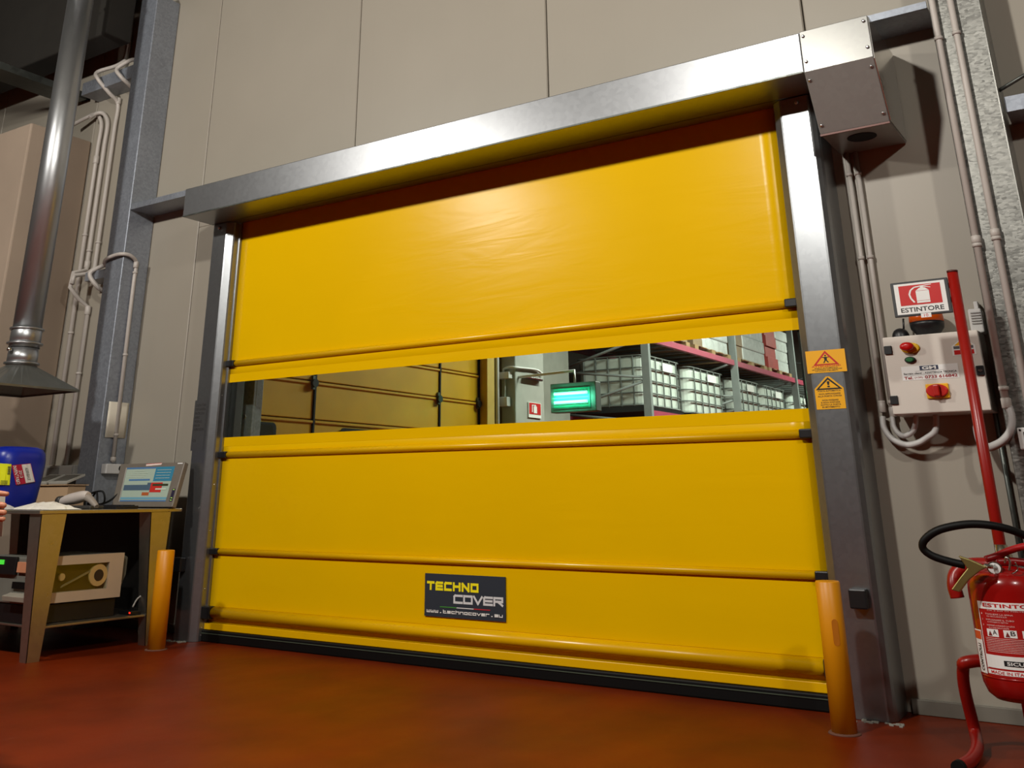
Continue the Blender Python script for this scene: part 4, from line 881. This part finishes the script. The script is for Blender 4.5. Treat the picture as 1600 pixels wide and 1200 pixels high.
# small items on the shelf
ad = thing('power_adapter', 'black power adapter with red light on the shelf end', 'adapter', (-7.72, 5.88, .243))
MB().box(-7.80, -7.64, 5.86, 5.96, .244, .275).build('body', BLACKP, ad, .006)
MB().box(-7.66, -7.642, 5.856, 5.8595, .256, .268).build('red_light', mat('led_red', (255, 40, 20), .4, emit=3.0), ad)
tag(MB().tube(smooth_path([(-7.70, 5.92, .30), (-7.69, 5.95, .36), (-7.66, 5.99, .40)], 6), .007, 8).build('cable', mat('cable_white', (190, 188, 180), .5)), 'short pale cable standing up beside the power adapter', 'cable')
tag(MB().tube(smooth_path([(-7.9, 6.1, 1.05), (-7.85, 6.1, .8), (-7.74, 6.05, .6), (-7.70, 6.0, .42), (-7.74, 5.97, .30)], 8), .012, 8).build('cable', BLACK), 'black cable hanging from table top to shelf', 'cable')
tag(MB().tube(smooth_path([(-7.75, 6.05, .226), (-7.72, 6.04, .15), (-7.68, 6.0, .10), (-7.64, 6.02, .05)], 8), .008, 8).build('cable', MATS['cable_white']), 'pale cable drooping below the shelf', 'cable')

# ------------------------------------------------------------------ store room behind the curtain
STW = mat('store_wall', (150, 152, 142), .8, var=.06)
tag(MB().box(-15, 8, 36.8, 36.95, 0, 8.5).build('wall_far', STW), 'far grey wall of the store room', 'wall', kind='structure')
# galvanised guide frame on the far side of the door opening
gf = thing('guide_frame', 'galvanised guide frame seen through the left end of the vision strip', 'frame', (-7.5, 6.85, 0))
MB().box(-7.645, -7.355, 6.80, 6.83, 0, 3.9).build('upright', GALVC, gf, .004)
MB().box(-7.375, -7.355, 6.831, 6.92, 0, 3.9).build('lip', GALVC, gf, .004)
MB().lathe([(.022, 0), (.022, -.01)], (-7.46, 6.80, 1.93), 16, 'y').build('bolt', SCREW, gf)
# yellow sectional doors along the left side
YD = mat('section_yellow', (206, 158, 8), .45, var=.07, vscale=2.5)
XD = -8.4
def sdoor(y0, y1, label, win):
    t = thing('sectional_door', label, 'door', (XD, (y0 + y1) / 2, 0), 'yellow sectional doors in the store room', kind='thing')
    zs = [0.02, .44, .86, 1.28, 1.68, 2.05, 2.50, 2.90, 3.35, 3.8]
    for i, (a, b) in enumerate(zip(zs[:-1], zs[1:])):
        o = MB().box(XD - .05, XD, y0, y1, a + .006, b - .006).build('section', YD, t, .008, 1)
        MB().prism([(XD, b - .05), (XD + .018, b - .035), (XD + .018, b - .012), (XD, b - .008)], lambda u, v, k: (u, k, v), y0, y1).build('rib', YD, o)
    MB().box(XD - .02, XD + .02, y1 + .002, y1 + .028, 0, 3.8).build('edge_seal', BLACK, t)
    MB().box(XD - .04, XD - .01, y0 - .001, y0 + .03, 0, 3.8).build('edge_frame', BLACK, t)
    ry = y1 - .03
    rl = MB().lathe([(.05, .0), (.05, .04)], (XD + .02, ry, 2.47), 16, 'x').build('roller', BLACKP, t)
    MB().box(XD + .001, XD + .03, ry - .02, ry + .02, 2.40, 2.56).build('roller_bracket', STEELD, t)
    for a, b in win:
        pts = []
        r = .06
        for cy, cz, s in ((b - r, 1.98 - r, 0), (a + r, 1.98 - r, 1), (a + r, 1.62 + r, 2), (b - r, 1.62 + r, 3)):
            for k in range(5): an = math.pi / 2 * (s + k / 4); pts.append((cy + r * math.cos(an), cz + r * math.sin(an)))
        f_ = MB().prism(pts, lambda u, v, k: (XD + k, u, v), .019, .03).build('window_frame', BLACK, t)
        c_ = ((a + b) / 2, 1.80)
        MB().prism([(c_[0] + (u - c_[0]) * .86, c_[1] + (v - c_[1]) * .84) for u, v in pts], lambda u, v, k: (XD + k, u, v), .0302, .034).build('pane', mat('smoked_pane', (60, 62, 54), .2), f_)
sdoor(7.1, 8.72, 'first yellow sectional door leaf with dark rounded window', [(7.45, 8.12)])
sdoor(8.76, 11.24, 'wide middle yellow sectional door leaf beyond the curtain', [(9.2, 9.85)])
sdoor(11.28, 12.22, 'last narrow yellow sectional door leaf before the concrete pillar', [])
tag(MB().box(-8.75, -8.25, 12.25, 12.45, 0, 4.6).build('door_jamb', mat('jamb_cream', (196, 166, 80), .6), None, .01), 'cream jamb strip beside the yellow doors', 'jamb')
YP = 12.8
x_l, x_c = at(783, 600, YP).x, at(805, 600, YP).x; x_r = x_c; y_r = atx(850, 600, x_c).y
pil = tag(MB().box(x_l, x_c, YP, y_r, 0, 5.8).build('concrete_pillar', mat('pillar_grey', (164, 164, 156), .8, var=.06), None, .02), 'grey concrete pillar seen through the vision strip', 'pillar')
tag(MB().box(-11, x_l - .05, YP + .72, YP + .9, 0, 7.2).build('wall_side', mat('store_panel', (150, 140, 116), .8), None), 'beige partition beyond the yellow doors', 'wall', kind='structure')
tag(MB().box(-10.8, -10.4, y_r + .1, 18.6, 0, 7.2).build('wall_side', STW, None), 'grey partition between pillar and rack', 'wall', kind='structure')
pq = at(777, 600, 12.6); conduit('white pipe running up beside the concrete pillar', [(pq.x, 12.6, 0), (pq.x, 12.6, 5.5)], .03, m_=PLASTW)
q1 = at(790, 587, 12.75); jx = tag(MB().box(q1.x - .10, q1.x + .10, 12.68, 12.79, q1.z - .05, q1.z + .05).build('junction_box', PLASTW, None, .01), 'pale junction box between pipe and pillar', 'electrical box')
q2 = at(789, 628, 12.75); tag(MB().box(q2.x - .08, q2.x + .08, 12.68, 12.79, q2.z - .07, q2.z + .07).build('switch_box', PLASTW, None, .01), 'small pale switch box low beside the pillar', 'electrical box')
xs_ = x_c + .03
tag(MB().tube(smooth_path([at(787, 581, 12.74), at(787, 577, 12.74), at(795, 574, 12.76), at(804, 574, 12.76), atx(815, 575, xs_), atx(838, 578, xs_), atx(848, 585, xs_)], 6), .018, 8).build('conduit_pipe', PLASTW), 'thin pale conduit arching over the pillar', 'pipe')
tag(MB().tube([at(789, 592, 12.75), at(789, 622, 12.75)], .014, 8).build('conduit_pipe', PLASTW), 'thin conduit between the two pale boxes', 'pipe')
a, b = atx(819, 585, x_c + .05), atx(847, 596, x_c + .05)
eg = thing('exit_light', 'dark red exit light box on the concrete pillar', 'lamp', (x_c, a.y, b.z))
MB().box(x_c + .002, x_c + .07, a.y, b.y, b.z, a.z - .02).build('housing', mat('exit_dark', (46, 28, 28), .4), eg, .01)
MB().box(x_c + .071, x_c + .076, a.y + .06, b.y - .06, b.z + .02, a.z - .045).build('display', mat('exit_red', (120, 30, 26), .4), eg)
a, b = atx(826, 628, x_c + .02), atx(846, 654, x_c + .02)
fs = thing('fire_sign', 'small red fire sign low on the concrete pillar', 'sign', (x_c, a.y, b.z))
MB().box(x_c + .002, x_c + .018, a.y, b.y, b.z, a.z).build('board', WHITEP, fs)
fz = quadmap((x_c + .018, a.y, b.z), (x_c + .018, b.y, b.z), (x_c + .018, b.y, a.z), (x_c + .018, a.y, a.z), .003)
flat('red_field', [rect(.04, .22, .96, .97)], fz, REDP, fs); flat('symbol', [rect(.38, .30, .64, .75), [(.42, .76), (.60, .76), (.54, .86), (.48, .86)], rect(.24, .35, .30, .8), rect(.24, .8, .5, .85)], fz, WHITEP, fs, 2)
# green lit trap
a, b = at(862, 607, 12.5), at(920, 636, 12.5)
gt = thing('insect_trap', 'green glowing lamp with two tubes hanging by the pillar', 'lamp', ((a.x + b.x) / 2, 12.6, b.z))
MB().box(a.x - .06, b.x + .09, 12.56, 12.72, b.z - .05, a.z + .07).build('housing', mat('trap_grey', (92, 98, 92), .5), gt, .01)
MB().box(a.x, b.x, 12.548, 12.558, b.z, a.z).build('green_screen', mat('trap_green', (16, 120, 92), .5, emit=.55), gt)
for v in (.30, .72):
    z = b.z + (a.z - b.z) * v; MB().tube([(a.x + .03, 12.52, z), (b.x - .03, 12.52, z)], .022, 10).build('tube_lamp', mat('trap_tube', (120, 255, 200), .4, emit=5.0), gt)
for v in (.02, .16, .5, .86, .98):
    z = b.z + (a.z - b.z) * v; MB().box(a.x, b.x, 12.50, 12.506, z - .004, z + .004).build('guard_wire', STEELD, gt)
MB().tube([(x_r, YP + .1, a.z + .25), ((a.x + b.x) / 2, 12.66, a.z + .25), ((a.x + b.x) / 2, 12.66, a.z + .07)], .02, 8).build('bracket', PLASTW, gt)
gl = bpy.data.lights.new('trap_light', 'AREA'); gl.shape = 'RECTANGLE'; gl.size = b.x - a.x; gl.size_y = .15; gl.energy = 16; gl.color = (.15, 1, .65)
go = bpy.data.objects.new('trap_light', gl); C.objects.link(go); go.location = ((a.x + b.x) / 2, 12.46, (a.z + b.z) / 2); go.rotation_euler = (math.radians(90), 0, 0)

# pallet rack with tanks
XR, XL = -8.75, -10.85
UPY = [19.0, 24.3, 29.3, 34.3]
RG = mat('rack_grey', (128, 134, 132), .5); RPINK = mat('rack_red', (160, 62, 84), .5, var=.08)
rk = thing('pallet_rack', 'tall steel pallet rack with faded red beams behind the curtain', 'rack', ((XR + XL) / 2, 26, 0))
for y in UPY:
    for x in (XR, XL): MB().box(x - .085, x + .085, y - .05, y + .05, 0, 6.6).build('upright', RG, rk)
    for z in (1.1, 2.0, 2.9, 3.8, 4.7):
        MB().tube([(XL, y, z), (XR, y, z + .55)], .03, 6).build('brace', RG, rk); MB().tube([(XR, y, z + .6), (XL, y, z + .85)], .03, 6).build('brace', RG, rk)
for y0, y1 in zip(UPY[:-1], UPY[1:]):
    for x in (XR, XL):
        MB().box(x - .05, x + .05, y0 + .1, y1 - .1, 4.27, 4.40).build('beam', RPINK, rk); MB().box(x - .05, x + .05, y0 + .1, y1 - .1, 2.72, 2.84).build('beam', RPINK, rk)
    for k in range(8):
        y = y0 + .4 + (y1 - y0 - .8) * k / 7; MB().box(XL + .05, XR - .05, y - .05, y + .05, 4.36, 4.39).build('cross_bar', RG, rk)
TANK = mat('tank_white', (206, 214, 206), .45, var=.03); CAGE = mat('cage_steel', (110, 116, 112), .45, .2)
def rbox(x0, x1, y0, y1, z0, z1, r, n=4):
    pts = []
    for cx, cy, s in ((x1 - r, y1 - r, 0), (x0 + r, y1 - r, 1), (x0 + r, y0 + r, 2), (x1 - r, y0 + r, 3)):
        for k in range(n + 1): an = math.pi / 2 * (s + k / n); pts.append((cx + r * math.cos(an), cy + r * math.sin(an)))
    return pts
def ibc(y0, y1, label):
    x0, x1, z0, z1 = -10.62, -8.95, 2.86, 4.02
    t = thing('tank_container', label, 'tank', ((x0 + x1) / 2, (y0 + y1) / 2, z0), 'caged white tanks on the rack')
    MB().box(x0, x1, y0, y1, z0 - .015, z0 + .10).build('pallet', BLACKP, t)
    P = rbox(x0 + .04, x1 - .04, y0 + .04, y1 - .04, 0, 0, .22); o = MB().prism(P, lambda u, v, k: (u, v, k), z0 + .105, z1 - .02).build('tank', TANK, t, .06, 3)
    cg = MB(); Q = rbox(x0, x1, y0, y1, 0, 0, .22)
    for k in range(5):
        z = z0 + .12 + (z1 - z0 - .12) * k / 4; cg.tube([Vector((u, v, z)) for u, v in Q + Q[:1]], .017, 6, False)
    for k in range(5):
        f_ = .14 + .72 * k / 4
        for p_ in ((x0 + (x1 - x0) * f_, y0), (x0 + (x1 - x0) * f_, y1), (x0, y0 + (y1 - y0) * f_), (x1, y0 + (y1 - y0) * f_)): cg.tube([Vector((p_[0], p_[1], z0 + .1)), Vector((p_[0], p_[1], z1))], .017, 6, False)
    tag(cg.build('cage', CAGE, t), kind='stuff')
    MB().box(x1 + .02, x1 + .026, y0 + (y1 - y0) * .48, y0 + (y1 - y0) * .72, z1 - .26, z1 - .08).build('label', WHITEP, t)
    return t
ibc(19.25, 21.3, 'caged white tank nearest the rack end, beside the green lamp')
ibc(21.75, 24.05, 'second caged white tank along the rack')
ibc(24.6, 26.75, 'third caged white tank, beyond the second rack upright')
ibc(27.0, 29.0, 'fourth caged white tank deep in the rack')
ibc(29.6, 31.8, 'last caged white tank at the right end of the vision strip')
WRAP = mat('stretch_wrap', (205, 208, 206), .18, var=.12, vscale=6, bump=.9, bscale=9, coat=.6); CART = mat('carton_brown', (134, 112, 86), .7, var=.1); CARTR = mat('carton_red', (150, 50, 44), .6, var=.1); WOODM = mat('pallet_wood', (150, 122, 84), .8, var=.1)
def load(y0, y1, z1, cargo, label):
    x0, x1, z0 = -10.7, -8.72, 4.405
    t = thing('pallet_load', label, 'pallet load', ((x0 + x1) / 2, (y0 + y1) / 2, z0), 'wrapped pallet loads on the upper rack beam')
    for k in range(3):
        x = x0 + (x1 - x0) * k / 2.001; 
    for k in range(5): y = y0 + (y1 - y0 - .25) * k / 4; MB().box(x0, x1, y, y + .25, z0 + .08, z0 + .10).build('slat', WOODM, t)
    for k in range(3): y = y0 + (y1 - y0 - .22) * k / 2; MB().box(x0, x1, y, y + .22, z0, z0 + .079).build('block', WOODM, t)
    for a, b, m_ in cargo:
        ya, yb = y0 + (y1 - y0) * a, y0 + (y1 - y0) * b - .012; n = 4; h = (z1 - z0 - .1) / n
        for k in range(n):
            j = random.uniform(-.03, .03)
            MB().box(x0 + .05, x1 - .04 + j, ya + .01, yb, z0 + .101 + h * k, z0 + .098 + h * (k + 1)).build('carton' if m_ is not WRAP else 'wrapped_pack', m_, t, .03 if m_ is WRAP else .008)
load(19.3, 21.4, 5.6, [(0, 1, CART)], 'brown carton load at the near end of the upper beam')
load(21.7, 24.05, 5.7, [(0, .25, CART), (.25, 1, WRAP)], 'shiny wrapped load above the second tank')
load(24.55, 26.8, 5.8, [(0, .22, CART), (.22, 1, WRAP)], 'shiny wrapped load with brown cartons left of it')
load(27.0, 29.0, 5.7, [(0, .45, CARTR), (.45, 1, WRAP)], 'load with red cartons and white wrapped packs, furthest right')

# ------------------------------------------------------------------ the hand at the left edge
def skin(name, verts, edges, rad, root, m_, sub=2):
    me = bpy.data.meshes.new(name); me.from_pydata(verts, edges, []); o = bpy.data.objects.new(name, me); C.objects.link(o)
    me.materials.append(m_); md = o.modifiers.new('skin', 'SKIN'); md.use_smooth_shade = True
    if not me.skin_vertices: me.attributes
    sv = me.skin_vertices[0].data if len(me.skin_vertices) else None
    for i, r in enumerate(rad):
        sv[i].radius = (r, r); sv[i].use_root = (i == root)
    sb = o.modifiers.new('sub', 'SUBSURF'); sb.levels = sub; sb.render_levels = sub
    return o
HY = 2.6
H = lambda px, py, y=HY: at(px, py, y)
SKIN = mat('skin_tone', (196, 128, 96), .5, var=.06, vscale=25, bump=.1, bscale=120)
V_ = [H(-170, 880, 2.63), H(-92, 832, 2.61), H(-66, 812, 2.60), H(-46, 802, 2.59)]          # forearm, wrist, palm, knuckle row
rad = [.040, .030, .036, .034]; E_ = [(0, 1), (1, 2), (2, 3)]
def finger(base, pts, radii):
    prev = base
    for p_, r_ in zip(pts, radii):
        V_.append(p_); rad.append(r_); E_.append((prev, len(V_) - 1)); prev = len(V_) - 1
finger(3, [H(-32, 781, 2.575), H(-10, 770, 2.55), H(13, 772, 2.555)], [.0165, .0140, .0105])
finger(3, [H(-31, 793, 2.570), H(-9, 788, 2.54), H(9, 790, 2.545)], [.0170, .0150, .0128])
finger(3, [H(-32, 804, 2.570), H(-10, 800, 2.54), H(9, 801, 2.545)], [.0165, .0145, .0125])
finger(3, [H(-34, 814, 2.575), H(-13, 811, 2.545), H(7, 811, 2.545)], [.0150, .0130, .0112])
finger(2, [H(-58, 784, 2.625), H(-34, 768, 2.625), H(-14, 766, 2.615)], [.0200, .0165, .0135])   # thumb behind the card
pe = thing('person', 'hand of a person at the left photo edge holding a pale card', 'person', V_[0])
hs_ = skin('hand', [tuple(p_) for p_ in V_], E_, rad, 1, SKIN); par(hs_, pe)
fv = [V_[0] + (V_[0] - V_[1]) * k for k in (-.15, .3, 1.2, 2.2)]
MB().tube(fv, .05, 16, True, [.043, .047, .055, .062]).build('sleeve', mat('sleeve_navy', (40, 46, 66), .8), pe)
cq = [H(-75, 838, 2.585), H(3, 838, 2.585), H(7, 776, 2.585), H(-70, 772, 2.585)]
tag(MB().hexa([p_ for p_ in cq] + [p_ + Vector((0, .004, 0)) for p_ in cq]).build('pale_card', mat('card_pale', (190, 188, 172), .6)), 'pale card held between the fingers at the left photo edge', 'card')
